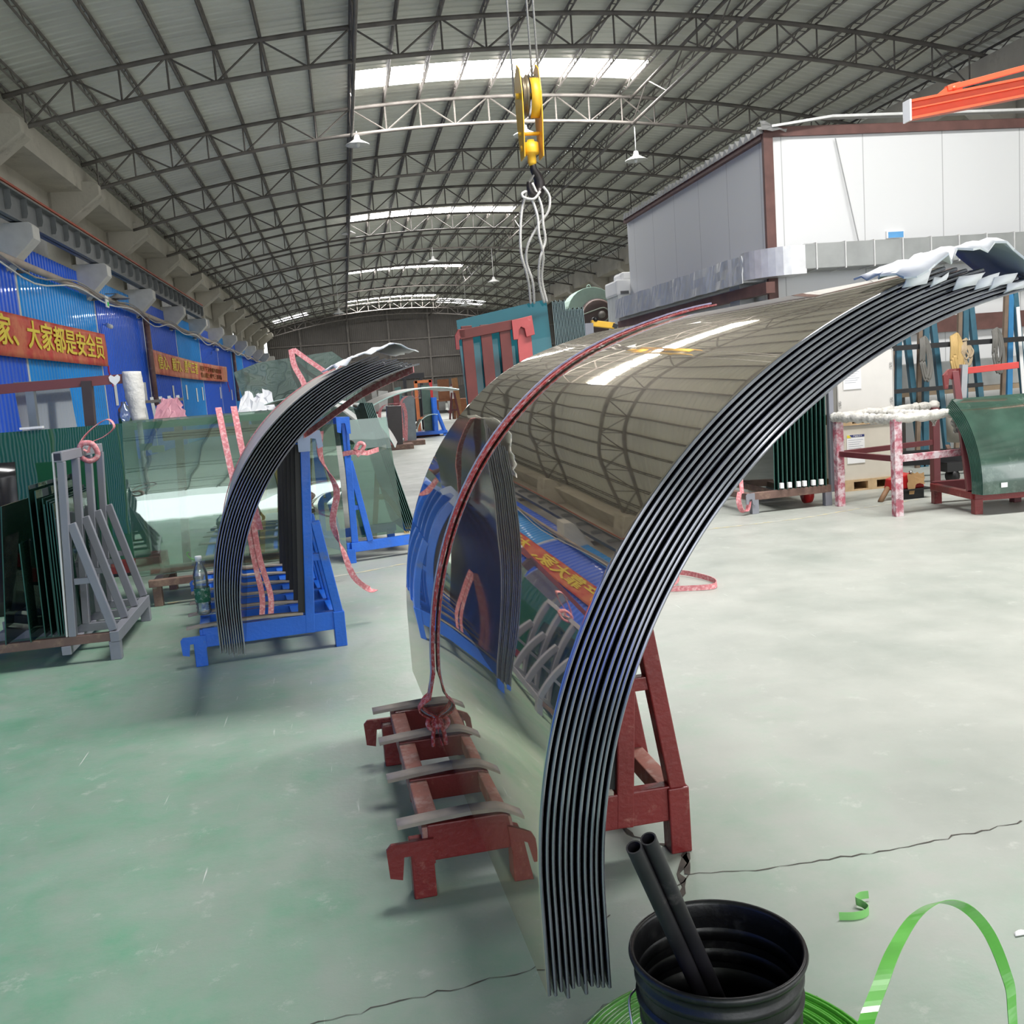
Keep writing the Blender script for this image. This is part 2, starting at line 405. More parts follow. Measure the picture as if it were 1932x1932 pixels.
# left wall
conc = mat('bare_concrete', (.52, .49, .42), .85, var=.1, scale=1.5, bump=.3, bscale=15, dirt=(.34, .31, .26), dirt_amt=.38, dirt_scale=1.2)
dark_in = mat('dark_wall_behind', (.10, .095, .085), .9, var=.4, scale=.8)
mb = MB().box(-6.7, -6.3, YN, YF, 0, 4.95).box(-6.55, -5.75, YN, YF, 6.72, 7.30).box(-6.75, -6.55, YN, YF, 5.9, 7.30)
wl = struct(mb.build('wall_left', conc))
struct(MB().box(-9.4, -9.2, YN, YF, 0, 9).build('wall_left_beyond', dark_in))
col0 = thing('concrete_column', 'concrete column with crane corbel along the left wall', 'column', (0, 0, 0), 0, 'concrete columns of the left wall')
MB().box(-6.72, -6.22, -.25, .25, 0, 6.75).build('shaft', conc, col0, .015)
MB().prism([(-6.3, -.22, 5.02), (-5.48, -.22, 5.02), (-5.42, -.22, 4.96), (-5.42, -.22, 4.72), (-6.1, -.22, 4.05), (-6.3, -.22, 4.05)], (0, .44, 0)).build('corbel', mat('painted_corbel', (.62, .61, .58), .7, var=.06), col0, .01)
MB().prism([(-6.5, -.3, 6.95), (-5.50, -.3, 6.95), (-5.36, -.3, 6.86), (-5.36, -.3, 6.62), (-6.5, -.3, 5.75)], (0, .6, 0)).build('haunch', conc, col0, .02)
CY = [20.2 + 5.85 * k for k in range(-6, 12)]
col0.location = (0, CY[0], 0); col0['label'] = 'concrete column of the left wall behind the camera position'
for y in CY[1:]:
    k = int(round((y - 20.2) / 5.85)); dup(col0, (0, y, 0), label=None if k < 0 else 'concrete column with corbel on the left wall, ' + ('first from the left edge' if k == 0 else ORD[k] + ' from the left edge'))
# long haunched soffits of the eave beam between the columns
grey_steel = mat('grey_girder_paint', (.17, .18, .185), .5, var=.1)
rail_red = mat('red_conductor_rail', (.42, .09, .05), .5)
g = thing('crane_runway_girder', 'long grey crane runway girder with stiffeners and red conductor rail', 'crane girder', (-5.72, 0, 5.04))
MB().box(-.012, .012, YN, 44.3, 0, .52).build('web', grey_steel, g)
MB().box(-.13, .13, YN, 44.3, .50, .525).build('top_flange', grey_steel, g)
MB().box(-.11, .11, YN, 44.3, 0, .025).build('bottom_flange', grey_steel, g)
s0 = MB().prism([(.012, -.006, .5), (.12, -.006, .5), (.12, -.006, .22), (.09, -.006, .14), (.012, -.006, .14)], (0, .012, 0)).build('stiffener', grey_steel, g)
y = YN + .4; s0.location.y = y
while y < 43.5:
    y += .95; s = s0.copy(); C.objects.link(s); s.location.y = y
MB().box(-.03, .03, YN, 44.0, .525, .60).box(.10, .14, YN, 44.2, .56, .60).build('conductor_rail', rail_red, g)
# blue corrugated cladding, one sheet field per bay
blues = [mat('blue_sheet_deep', (.018, .15, .85), .32, var=.1, scale=.6, coat=.3), mat('blue_sheet_sheen', (.018, .36, .95), .30, var=.12, scale=.6, coat=.3)]  # the lighter azure puts the sheen on some sheets into the colour
def corrugated(x, y0, y1, z0, z1, m, parent=None, name='corrugated_sheet'):
    mb = MB(); n = int((y1 - y0) / .21); s = (y1 - y0) / n; prof = []
    for j in range(n):
        a = y0 + s * j; prof += [(a, 0), (a + s * .35, 0), (a + s * .45, .028), (a + s * .9, .028)]
    prof.append((y1, 0)); vs = [(x + h, yy, z) for z in (z0, z1) for yy, h in prof] + [(x - .003 + h, yy, z) for z in (z0, z1) for yy, h in prof]; k = len(prof)
    mb.add(vs, [(i, i + 1, k + i + 1, k + i) for i in range(k - 1)] + [(2 * k + i, 3 * k + i, 3 * k + i + 1, 2 * k + i + 1) for i in range(k - 1)] + [(k + i, k + i + 1, 3 * k + i + 1, 3 * k + i) for i in range(k - 1)])
    return mb.build(name, m, parent)
seams = [20.5 + 6.05 * k for k in range(-6, 11)]
seams[0] = YN
strip_m = mat('white_trim_steel', (.70, .70, .68), .5, dirt=(.4, .36, .3), dirt_amt=.35, dirt_scale=6)
for i in range(len(seams) - 1):
    a, b = seams[i], seams[i + 1]
    o = thing('corrugated_cladding', 'blue corrugated cladding bay of the left wall, nearer than the visible ones' if i < 5 else 'blue corrugated cladding bay of the left wall, %s visible from the left edge' % ('first' if i == 5 else ORD[i - 5]), 'wall cladding', (0, 0, 0), 0, 'blue corrugated bays along the left wall')
    mm = blues[1] if i in (6, 9, 12) else blues[0]
    corrugated(-6.0, a + .10, b - .05, 0.02, 4.28, mm, o, 'lower_sheet')
    corrugated(-6.16, a + .05, b - .3, 4.30, 4.86, blues[(i % 2)], o, 'upper_sheet')
    MB().box(-6.03, -5.975, b - .09, b + .06, 0, 4.3).build('white_post', strip_m, o, .004)
# doors with notices on the cladding
paper = mat('white_paper', (.85, .85, .84), .7, var=.02)
for i, y in enumerate((27.6, 29.9, 31.6, 32.9, 36.6, 39.6, 42.2, 43.9, 50.1, 55)):
    o = MB().box(-.005, .005, -.14, .14, -.28, .28).build('wall_notice', paper, None, 0, (-5.955, y, 1.85 + .05 * (i % 3)))
    tag(o, 'small white paper notice fixed low on the blue cladding', 'notice', 'white notices on the blue wall'); o['label'] = 'small white paper notice on the blue cladding, %s from the left' % ('first' if i == 0 else ORD[i])
# pipe with sagging cables
pipe_m = mat('dusty_pipe', (.44, .37, .32), .7, var=.15, scale=2)
pp = thing('wall_pipe', 'long dusty pipe running along the blue cladding under the corbels', 'pipe', (-5.78, 0, 4.3))
MB().tube([(0, YN, 0), (0, 20, 0), (0, 45, -.05), (0, 80, -.1)], .075, 10).build('pipe', pipe_m, pp)
for y in YT: MB().box(-.24, .02, y + .2, y + .26, -.12, -.06).build('bracket', truss_m, pp)
for k, (dx, dz, mm) in enumerate(((.10, -.06, mat('white_cable', (.75, .73, .68), .6)), (.12, .06, mat('grey_cable', (.35, .33, .3), .7)))):
    pts = []
    for j in range(30):
        y = YN + 3.05 * j; pts.append((dx, y, dz + (.0 if j % 2 else -.20 - .07 * sin(j * 1.7))))
    MB().tube(spline(pts, 4), .018, 6).build('cable', mm, pp)
post_m = mat('brown_pipe_post', (.20, .11, .09), .6, dirt=(.35, .3, .28), dirt_amt=.4)
for y in (32.2, 56.5):
    tag(MB().tube([(-5.80, y, 1.5), (-5.80, y, 4.25)], .09, 10).build('down_pipe', post_m), 'brown vertical pipe beside the %s banner' % ('second' if y < 40 else 'third'), 'pipe')
# right wall and far wall
clad_grey = mat('grey_green_cladding', (.16, .17, .15), .6, var=.15, scale=1.0)
mb = MB().box(15.0, 15.2, YN + 18, YF, 0, 6.9).box(14.3, 15.2, YN, YF, 6.75, 7.6)
struct(mb.build('wall_right', conc)); 
cr = thing('concrete_column', 'concrete column with haunch along the right wall', 'column', (0, 0, 0), 0, 'concrete columns of the right wall')
MB().box(14.7, 15.1, -.25, .25, 0, 6.8).build('shaft', conc, cr)
MB().prism([(14.9, -.3, 6.9), (14.05, -.3, 6.9), (14.05, -.3, 6.6), (14.9, -.3, 5.9)], (0, .6, 0)).build('haunch', conc, cr)
cr.location = (0, YT[1], 0)
for y in YT[2:]:
    k = int(round((y - 20.4) / 5.6)); dup(cr, (0, y, 0), label=None if k < 1 else 'concrete column with haunch along the right wall, %s from the right edge' % ORD[k])
mb = MB(); n = 250
prof = [(-6.3 + 21.5 * i / n, (.03 if i % 2 else 0)) for i in range(n + 1)]; vs = []
for x, h in prof: vs += [(x, YF - .1 - h, 0), (x, YF - .1 - h, roofz(x))]
mb.add(vs, [(2 * i, 2 * i + 2, 2 * i + 3, 2 * i + 1) for i in range(n)])
mb.box(-6.3, 15.2, YF, YF + .2, 0, 7.4)
wf = struct(mb.build('wall_far', mat('grey_brown_cladding', (.115, .105, .095), .6, var=.2, scale=.5)))
for x in (-3.4, .8, 4.4, 8.0, 11.6): MB().box(x - .08, x + .08, YF - .28, YF - .16, 0, topz(x)).build('wall_post', truss_m, wf)
for z in (2.4, 4.2, 5.9): MB().box(-6.2, 15, YF - .26, YF - .18, z, z + .12).build('wall_rail', truss_m, wf)
# clerestory glow strip along the left eave, far end (gap below the sheets lets the sky in)

# ================================================================== PAINTS AND GLASS
red_p = mat('red_rack_paint', (.18, .014, .014), .42, var=.15, scale=4, coat=.15, dirt=(.34, .14, .11), dirt_amt=.36, dirt_scale=9, bump=.15, bscale=60)
blue_p = mat('blue_rack_paint', (.012, .13, .62), .38, var=.15, scale=4, coat=.2, dirt=(.10, .16, .30), dirt_amt=.34, dirt_scale=7, bump=.1, bscale=60)
grey_p = mat('grey_rack_paint', (.24, .245, .28), .45, var=.1, scale=3, dirt=(.30, .19, .12), dirt_amt=.30, dirt_scale=4)
rust_p = mat('rusty_brown_steel', (.17, .10, .08), .6, var=.25, scale=5, dirt=(.30, .20, .14), dirt_amt=.42, dirt_scale=6)
maroon = mat('maroon_paint', (.14, .03, .035), .45, var=.15, scale=4)
wood_strip = mat('dusty_rubber_strip', (.36, .31, .26), .8, var=.2, scale=12)
black_rub = mat('black_rubber', (.012, .012, .013), .5, var=.2)
foam = mat('white_foam_sheet', (.82, .82, .84), .8, var=.02, bump=.1, bscale=20)
pinkred = mat('red_webbing', (.55, .07, .065), .75, var=.2, scale=60, dirt=(.70, .42, .40), dirt_amt=.46, dirt_scale=70)
pink = mat('faded_pink_webbing', (.66, .22, .24), .8, var=.15, scale=50, dirt=(.75, .50, .50), dirt_amt=.45, dirt_scale=50)
blue_edge = mat('blue_webbing_edge', (.38, .46, .62), .8, var=.2, scale=60)

def coated():
    m = bpy.data.materials.new('bronze_coated_glass'); m.use_nodes = True; nt = m.node_tree; p = nt.nodes['Principled BSDF']
    p.inputs['Base Color'].default_value = (.92, .79, .63, 1); p.inputs['Metallic'].default_value = 1; p.inputs['Roughness'].default_value = .02
    tc = nd(nt, 'ShaderNodeTexCoord'); n = nd(nt, 'ShaderNodeTexNoise'); n.inputs['Scale'].default_value = 1.6; n.inputs['Detail'].default_value = 1
    nt.links.new(tc.outputs['Object'], n.inputs[0]); b = nd(nt, 'ShaderNodeBump'); b.inputs['Strength'].default_value = .06; b.inputs['Distance'].default_value = .03
    nt.links.new(n.outputs[0], b.inputs['Height']); nt.links.new(b.outputs[0], p.inputs['Normal'])
    g2 = nd(nt, 'ShaderNodeBsdfGlossy'); g2.inputs[0].default_value = (.82, .74, .64, 1); g2.inputs['Roughness'].default_value = .34
    mx = nd(nt, 'ShaderNodeMixShader'); mx.inputs[0].default_value = .14
    out = nt.nodes['Material Output']; nt.links.new(p.outputs[0], mx.inputs[1]); nt.links.new(g2.outputs[0], mx.inputs[2]); nt.links.new(mx.outputs[0], out.inputs[0])
    return m
coat_m = coated()
edge_m = mat('black_glass_edge', (.32, .32, .36), .12, metal=.75, var=.2)
inner_m = mat('gap_shade_glass', (.006, .006, .009), .12, spec=.35)  # inner faces painted near-black, standing in for shade in the gaps between sheets
black_gloss = mat('black_gloss', (.01, .01, .012), .15)
clear_g = glass('clear_green_glass', (.93, .975, .95), .07, .965, body=(.25, .40, .32), wav=.12)
dark_g = glass('dark_green_glass', (.45, .64, .55), .05, .75, body=(.03, .10, .07), wav=.05)
green_edge = mat('green_glass_edge', (.03, .10, .08), .15, var=.2)
pale_edge = mat('pale_glass_edge', (.45, .60, .56), .2, var=.1)

def flare(dR, a):
    """the sheets open slightly towards their far upper end"""
    t = min(1, max(0, (pi - a) / R(45))); q = min(1, max(0, (R(128) - a) / R(24))); return dR * (.22 + .78 * t * t * (3 - 2 * t)) * (1 - .62 * q * q * (3 - 2 * q))
def curved_sheet(name, L, cx, cz, r, a0, a1, th, face, edge, yj=0.0, dR=0.0, na=56, parent=None, round_edge=True, foot=False):
    """cylinder-bent sheet; axis along local y; half-round polished edges"""
    mb = MB(); prof = []
    k = 4 if round_edge else 1
    # cross-section outline through thickness at the two straight ends of the axis: (radial offset, y offset)
    ny = [.012] + [L * q / 8 for q in range(1, 8)] + [L - .012]      # support loops keep the face normals true up to the edge
    for i in range(k + 1):
        t = -90 + 180 * i / k
        prof.append((-(th / 2) + (th / 2) * sin(R(t)), yj - (th / 2) * cos(R(t)) + th / 2))
    b0 = len(prof) - 1; prof += [(0.0, yj + q) for q in ny]; b1 = len(prof)
    for i in range(k + 1):
        t = 90 - 180 * i / k
        prof.append((-(th / 2) + (th / 2) * sin(R(t)), yj + L + (th / 2) * cos(R(t)) - th / 2))
    c0 = len(prof) - 1; prof += [(-th, yj + q) for q in ny[::-1]]
    n = len(prof); vs = []
    for j in range(na + 1):
        a = R(a0 + (a1 - a0) * j / na)
        for ro, y in prof:
            rr = r + ro + flare(dR, a) * max(0, y) / max(L, .1); vs.append((cx + rr * (cos(a) if (a <= pi or not foot) else -1), y, cz + rr * sin(a)))
    # face indices: k -> k+1 is outer face (radial 0), last -> first is inner face
    for j in range(na):
        for i in range(n):
            i2 = (i + 1) % n; big = (b0 <= i < b1) or (i >= c0)
            mb.cur = 0 if big else 1
            q = [(j * n + i, j * n + i2, (j + 1) * n + i2, (j + 1) * n + i)]
            if j == 0 and i == 0: mb.add(vs, [], True)
            mb.f.append(q[0]); mb.mi.append(mb.cur); mb.sm.append(True)
    mb.f.append(tuple(range(n))); mb.mi.append(1); mb.sm.append(False)
    mb.f.append(tuple(na * n + i for i in range(n))[::-1]); mb.mi.append(1); mb.sm.append(False)
    o = mb.build(name, [face, edge], parent)
    es = o.modifiers.new('split', 'EDGE_SPLIT'); es.split_angle = R(35)
    return o

# ---- foreground stack of bent coated glass
random.seed(11)
MX, MY, MR = .286, 1.706, R(2.2)
NS = 11
for i in range(NS):
    f = i / (NS - 1)
    o = curved_sheet('curved_glass_sheet', 2.32, 1.13 + .084 * f, .446 - .03 * f, 1.143 - .035 * f, 190.5 - 1.0 * f + random.uniform(-.5, .7), 103.5 - 6.5 * f + random.uniform(-.8, .8), .0072,
                     coat_m if i == 0 else inner_m, edge_m, yj=random.uniform(-.004, .004), dR=.062, na=64, foot=True)
    o.location = (MX, MY, 0); o.rotation_euler = (0, 0, MR)
    if i == 0: tag(o, 'outermost mirror-like bronze curved glass sheet of the large foreground stack', 'glass sheet', 'bent glass sheets in the foreground stack')
    elif i == NS - 1: tag(o, 'innermost curved glass sheet of the large foreground stack, nearest the red uprights', 'glass sheet', 'bent glass sheets in the foreground stack')
    else: tag(o, 'black-edged curved sheet of the large foreground stack, %s in from its outer face' % ORD[i], 'glass sheet', 'bent glass sheets in the foreground stack')
# ---- second stack on the blue rack
random.seed(12)
BX, BY, BR = -.655, 4.55, R(5.2)
for i in range(11):
    f = i / 10
    o = curved_sheet('curved_glass_sheet', 1.95, 1.105 + .105 * f, .49 - .075 * f, 1.122 + .0 * f, 191.5 - 2.5 * f + random.uniform(-.6, .6), 106 - 6 * f + random.uniform(-.6, .6), .0070,
                     inner_m if i else mat('beige_film_on_glass', (.64, .60, .54), .35), edge_m, yj=random.uniform(-.006, .006), na=48, foot=True)
    o.location = (BX, BY, 0); o.rotation_euler = (0, 0, BR)
    if i == 0: tag(o, 'outermost curved glass sheet with beige face, stack on the blue rack', 'glass sheet', 'bent glass sheets on the blue rack')
    else: tag(o, 'black-edged curved sheet of the smaller stack on the blue rack, %s in from outside' % ORD[i], 'glass sheet', 'bent glass sheets on the blue rack')

# ---- glass racks with bench, uprights and braces
def lrack(name, label, loc, rz, paint, nb, D, H=1.2, rub=black_rub, head=None, dusty=None, cat='glass rack', lean=.075):
    t = thing(name, label, cat, (*loc, 0), rz)
    dy = D / (nb - 1); XW = .86
    for i in range(nb):
        y = dy * i; e = i in (0, nb - 1)
        MB().box(.115 if e else .10, XW - .03, y - .022, y + .022, .10 if e else .13, .205).build('cross_beam', paint, t, .004)
        q = MB(); N = 10
        q.slab(lambda u, v: (.035 + .62 * u, y - .026 + .052 * v, .207 + .012 * sin(pi * u) * (1 if e else 1.3)), N, 1, .011); q.build('rubber_strip', wood_strip, t)
        MB().bar((.685, y, .10), (.685 + lean, y, H), .046, .052, (1, 0, 0)).build('upright', paint, t, .004)
        MB().bar((.656, y, .215), (.656 + lean, y, H - .02), .012, .05, (1, 0, 0)).build('rubber_facing', rub, t)
        MB().bar((XW - .005, y, .17), (.735 + lean * .5, y, .72), .05, .05, (0, 1, 0)).build('brace', paint, t, .004)
        MB().bar((.70, y, .52), (.80, y, .52), .035, .04).build('tie_bar', paint, t, .003)
    MB().box(.10, .155, -.02, D + .02, .145, .2).build('long_beam', dusty or paint, t, .004)
    MB().box(XW - .055, XW + .0, -.02, D + .02, .145, .2).build('long_beam', dusty or paint, t, .004)
    MB().box(.60, .655, .03, D - .03, .145, .195).build('long_beam', dusty or paint, t, .004)
    for x in (.095, XW - .01):
        for y in (0, D): MB().box(x - .032, x + .032, y - .032, y + .032, 0, .16 if x < .5 else .2).build('leg', paint, t, .004)
    for y in (-.034, D + .024):
        MB().prism([(.13, y, .17), (.13, y, .10), (.082, y, .07), (.07, y, .13), (.045, y, .13), (.036, y, .065), (.002, y, .075), (-.002, y, .155), (.012, y, .17)], (0, .012, 0)).build('hook', paint, t)
    MB().bar((.685 + lean, -.03, H), (.685 + lean, D + .03, H), .05, .05).build('top_beam', paint, t, .004)
    hx = .685 + lean
    for y in (-.045, D + .03):
        MB().prism([(hx - .04, y, H - .06), (hx - .04, y, H + .05), (hx + .085, y, H + .05), (hx + .095, y, H - .04), (hx + .065, y, H - .05), (hx + .058, y, H + .005), (hx + .03, y, H + .01), (hx + .022, y, H - .06)], (0, .016, 0)).build('hook_head', head or paint, t)
    return t
lrack('bench_rack', 'red steel glass rack under the large foreground stack', (-.005, 2.61), R(2.2), red_p, 4, 1.01, 1.19, dusty=mat('dusty_red_paint', (.34, .13, .10), .65, var=.2, scale=12, dirt=(.42, .26, .22), dirt_amt=.45, dirt_scale=14))
lrack('bench_rack', 'blue steel glass rack under the smaller curved stack', (-.995, 5.41), R(7.0), blue_p, 6, 1.75, 1.17, head=mat('pale_blue_paint', (.45, .55, .80), .35))

# ---- white foam sheets draped over the tops
def u2w(P, x, y, z, rz):
    c, s = cos(rz), sin(rz); return (P[0] + x * c - y * s, P[1] + x * s + y * c, z)
def foam_piece(name, label, P, rz, pts, th=.004, group=None):
    """ragged foam: rows of (x,y,z) points in stack coordinates"""
    mb = MB(); nu, nv = len(pts) - 1, len(pts[0]) - 1
    def f(u, v):
        i, j = int(round(u * nu)), int(round(v * nv)); return u2w(P, *pts[i][j], rz)
    mb.slab(f, nu, nv, th); return tag(mb.build(name, foam), label, 'packing foam', group)
def drape(seed, x0, x1, y0, y1, cx, cz, r, nx=16, ny=10, rag=.05, lift=.01, droop=.0):
    random.seed(seed); rows = []
    for i in range(nx + 1):
        row = []
        for j in range(ny + 1):
            x = x0 + (x1 - x0) * i / nx; y = y0 + (y1 - y0) * j / ny
            if j == 0: y -= random.uniform(0, rag)
            if i in (0, nx): x += random.uniform(-rag, rag) * .6
            d = min(1, max(0, (x - cx) / r)) if x > cx else 0
            a = max(-1, min(1, (x - cx) / r)); z = cz + r * math.sqrt(max(0, 1 - a * a)) + lift + random.uniform(0, .012)
            if j == 0: z -= random.uniform(0, .02)
            z -= droop * max(0, (i / nx - .7)) * 3
            row.append((x, y, z))
        rows.append(row)
    return rows
PM = (MX, MY)
foam_piece('foam_wrap', 'ragged white foam sheet draped over the upper end of the foreground stack', PM, MR,
           drape(3, .745, 1.06, -.03, .13, 1.13, .446, 1.150, 16, 8, .03, .012, .10))
random.seed(21)
for k in range(6):
    f = k / 5; x = .80 + .21 * f + random.uniform(-.015, .015); sz = random.uniform(.6, 1.15); z = 1.535 - .02 * f + random.uniform(-.006, .006)
    pts = [[(x + (.026 * i - .006 * j) * sz - .02, -.012 - .004 * random.random(), z + .008 - .011 * j * sz + .004 * i - random.uniform(0, .006)) for j in range(3)] for i in range(3)]
    mb = MB(); mb.slab(lambda u, v: u2w(PM, *pts[int(round(u * 2))][int(round(v * 2))], MR), 2, 2, .0025)
    tag(mb.build('foam_scrap', foam), 'torn white foam flap between sheet ends at the upper end of the foreground stack', 'packing foam', 'foam flaps at the top of the foreground stack')
PB = (BX, BY)
foam_piece('foam_wrap', 'white foam sheet draped over the upper end of the smaller stack', PB, BR,
           drape(5, .62, 1.02, -.01, .8, 1.115, .50, 1.128, 14, 6, .03, .008, .06))

# ---- red webbing sling over the foreground stack, choked around the bench
def on_cyl(cx, cz, r, a, y): return (cx + r * cos(R(a)), y, cz + r * sin(R(a)))
def sling_over(P, rz, cx, cz, r, y0, angs, wd, m, hang, dy=0.0, dRf=0.0):
    mb = MB(); pts = [u2w(P, *on_cyl(cx, cz, r + (flare(dRf, R(a)) * y0 / 2.32 if dRf else 0), a, y0 + dy * (k / len(angs))), rz) for k, a in enumerate(angs)] + hang
    wdv = (-sin(rz), cos(rz), 0); ribbon(mb, pts, wdv, wd, .005); return mb
sl = thing('lifting_sling', 'red lifting sling laid over the foreground curved glass and tied to the red bench', 'lifting sling', (0, 0, 0))
angs = [96 + 2.5 * k for k in range(34)]
knot = Vector((.200, 3.24, .275))
def hang(y, j): 
    a = Vector(u2w(PM, *on_cyl(1.13, .446, 1.152 + .22 * .062 * y / 2.32, 182, y), MR)); out = []
    for k in range(1, 9):
        t = k / 8; out.append(a.lerp(knot + Vector((-.012 + .024 * j, .01 * j, .012)), t) + Vector((-.05 * sin(pi * t), 0, 0)))
    return out
sling_over(PM, MR, 1.13, .446, 1.150, 1.42, angs, .040, pinkred, hang(1.42, 0), .02, .062).build('webbing', pinkred, sl)
sling_over(PM, MR, 1.13, .446, 1.154, 1.47, angs, .034, pinkred, hang(1.47, 1), -.03, .062).build('webbing', pinkred, sl)
sling_over(PM, MR, 1.13, .446, 1.158, 1.445, angs, .009, blue_edge, hang(1.445, .5), .0, .062).build('edge_stripe', blue_edge, sl)
mb = MB()
for dx in (-.025, .02):
    mb.tube(spline([knot + Vector((dx, 0, .03)), knot + Vector((dx - .02, -.03, .0)), knot + Vector((dx, -.035, -.03)), knot + Vector((dx + .015, 0, .0)), knot + Vector((dx, .02, .03))], 5), .014, 8)
for dx in (-.02, .02):
    mb.tube(spline([knot + Vector((0, -.02, .0)), knot + Vector((dx, -.035, -.06)), knot + Vector((dx * 1.3, -.03, -.13))], 5), .011, 8)
kn = mb; kn.v = [tuple(knot + (Vector(v) - knot) * .62) for v in kn.v]; kn.build('knot', pinkred, sl)

# ---- pink slings around the smaller stack
s2 = thing('lifting_sling', 'faded pink sling wrapped around the outside of the smaller curved stack', 'lifting sling', (0, 0, 0))
angs = [106 + 2.4 * k for k in range(31)]
sling_over(PB, BR, 1.105, .49, 1.128, 1.45, angs, .05, pink, [], .03).build('webbing', pink, s2)
mb = MB(); pts = [(-.62, 4.80, .75), (-.52, 4.80, .52), (-.47, 4.83, .30), (-.46, 4.86, .22)]
mb = MB(); ribbon(mb, spline([u2w(PB, 1.02, .2, 1.50, BR), u2w(PB, .80, .5, 1.40, BR), (-.20, 5.38, 1.22), (-.235, 5.38, 1.21)], 6), (0, .3, 1), .035, .004); mb.build('webbing', pink, s2)
s3 = thing('lifting_sling', 'twisted pink sling hanging down behind the blue rack upright', 'lifting sling', (0, 0, 0))
mb = MB(); P = spline([(-.16, 5.85, 1.20), (-.17, 5.86, 1.05), (-.10, 5.86, .85), (-.14, 5.86, .66), (-.10, 5.86, .50), (-.05, 5.88, .32), (.03, 5.95, .22), (.07, 6.0, .20)], 7)
ribbon(mb, P, [(cos(k * .18), .3, sin(k * .18) * .3) for k in range(len(P))], .04, .004); mb.build('webbing', pink, s3)
s4 = thing('lifting_sling', 'pink sling end hanging behind the lower part of the smaller stack', 'lifting sling', (0, 0, 0))
for dx in (0, .03):
    mb = MB(); P = spline([(-.585 + dx, 5.45, .78), (-.57 + dx, 5.45, .55), (-.55 + dx * 1.5, 5.45, .35), (-.56 + dx * 1.6, 5.44, .24)], 6)
    ribbon(mb, P, (1, .2, 0), .03, .004); mb.build('webbing', pink, s4)

# ================================================================== FOREGROUND
# bucket
blk = mat('black_plastic', (.006, .006, .007), .36, var=.3, scale=8, dirt=(.03, .03, .03), dirt_amt=.40, dirt_scale=14, bump=.05, bscale=80)
bk = thing('bucket', 'black ribbed plastic bucket holding two pipes, standing in the green strap coil', 'bucket', (.565, 1.575, 0))
prof = [(0, .006), (.128, .006), (.131, .02), (.138, .20), (.139, .235), (.145, .238), (.145, .247), (.140, .25), (.141, .275), (.149, .279), (.150, .289), (.143, .293), (.144, .318), (.151, .322), (.151, .333), (.146, .338), (.148, .352), (.156, .356), (.159, .364), (.157, .371), (.151, .371), (.148, .364), (.146, .34), (.134, .03), (.126, .016), (0, .014)]
MB().lathe(prof, 64).build('body', blk, bk)
mb = MB(); mb.tube(spline([(-.150, .02, .30), (-.168, .0, .295), (-.172, -.03, .26), (-.17, -.05, .23), (-.152, -.06, .23)], 5), .0022, 6); mb.build('wire_handle', mat('bright_wire', (.6, .6, .6), .3, 1.0), bk)
lb = MB(); lb.grid(lambda u, v: (.1405 * cos(R(205 + 50 * u)), .1405 * sin(R(205 + 50 * u)), .05 + .14 * v), 10, 1); lb.build('label', paper, bk)
pipe_b = mat('black_pipe', (.012, .011, .014), .45, var=.25, scale=15, dirt=(.07, .06, .06), dirt_amt=.35, dirt_scale=20)
for k, (a, b) in enumerate((((.388, 1.445, .648), (.630, 1.650, .022)), ((.414, 1.450, .656), (.657, 1.656, .022)))):
    mb = MB(); A, B = Vector(a), Vector(b); mb.tube([B, A], .0135, 20, cap=False)
    dv = (A - B).normalized(); mb.tube([A, A - dv * .10], .0108, 20, cap=False)
    x = dv.cross(Vector((0, 0, 1))).normalized(); yv = dv.cross(x)
    ring = [A + (x * cos(2 * pi * j / 20) + yv * sin(2 * pi * j / 20)) * rr for rr in (.0135, .0108) for j in range(20)]
    mb.add(ring, [(j, (j + 1) % 20, 20 + (j + 1) % 20, 20 + j) for j in range(20)])
    tag(mb.build('metal_pipe', pipe_b), 'black pipe leaning in the bucket, the %s of the two' % ('left' if k == 0 else 'right'), 'pipe', 'pipes in the bucket')
tag(MB().box(-.008, .008, -.004, .004, -.011, .011).build('paper_tag', paper, None, .001, (.655, 1.645, .12)), 'small white tag stuck to the right pipe inside the bucket', 'tag')
# coil of strapping around the bucket
strap_g = mat('green_pet_strap', (.10, .42, .045), .32, var=.12, scale=20, coat=.3)
ct = thing('strap_coil', 'flat coil of bright green strapping around the bucket base', 'strapping coil', (.595, 1.63, 0))
for k in range(16):
    r0 = .215 + .0062 * k; z1 = .075 + .003 * ((k * 7) % 5) - .0018 * k * .3
    MB().lathe([(r0, .004), (r0 + .0045, .004), (r0 + .0045, z1), (r0, z1), (r0, .004)], 72, sx=1.0 + .006 * ((k * 5) % 3), sy=1.0).build('strap_turn', strap_g, ct)
random.seed(9)
fm = glass('plastic_film', (.9, .9, .88), .10, .75, .15, body=(.7, .7, .66))
mb = MB(); mb.grid(lambda u, v: (.595 + (.325 + .035 * v + random.uniform(-.012, .012)) * cos(2 * pi * u), 1.63 + (.325 + .035 * v + random.uniform(-.012, .012)) * sin(2 * pi * u), max(.002, .055 * (1 - v) + random.uniform(-.008, .012))), 90, 4, False)
tag(mb.build('plastic_film', fm), 'crumpled clear plastic film wrapped around the green strap coil', 'plastic film')
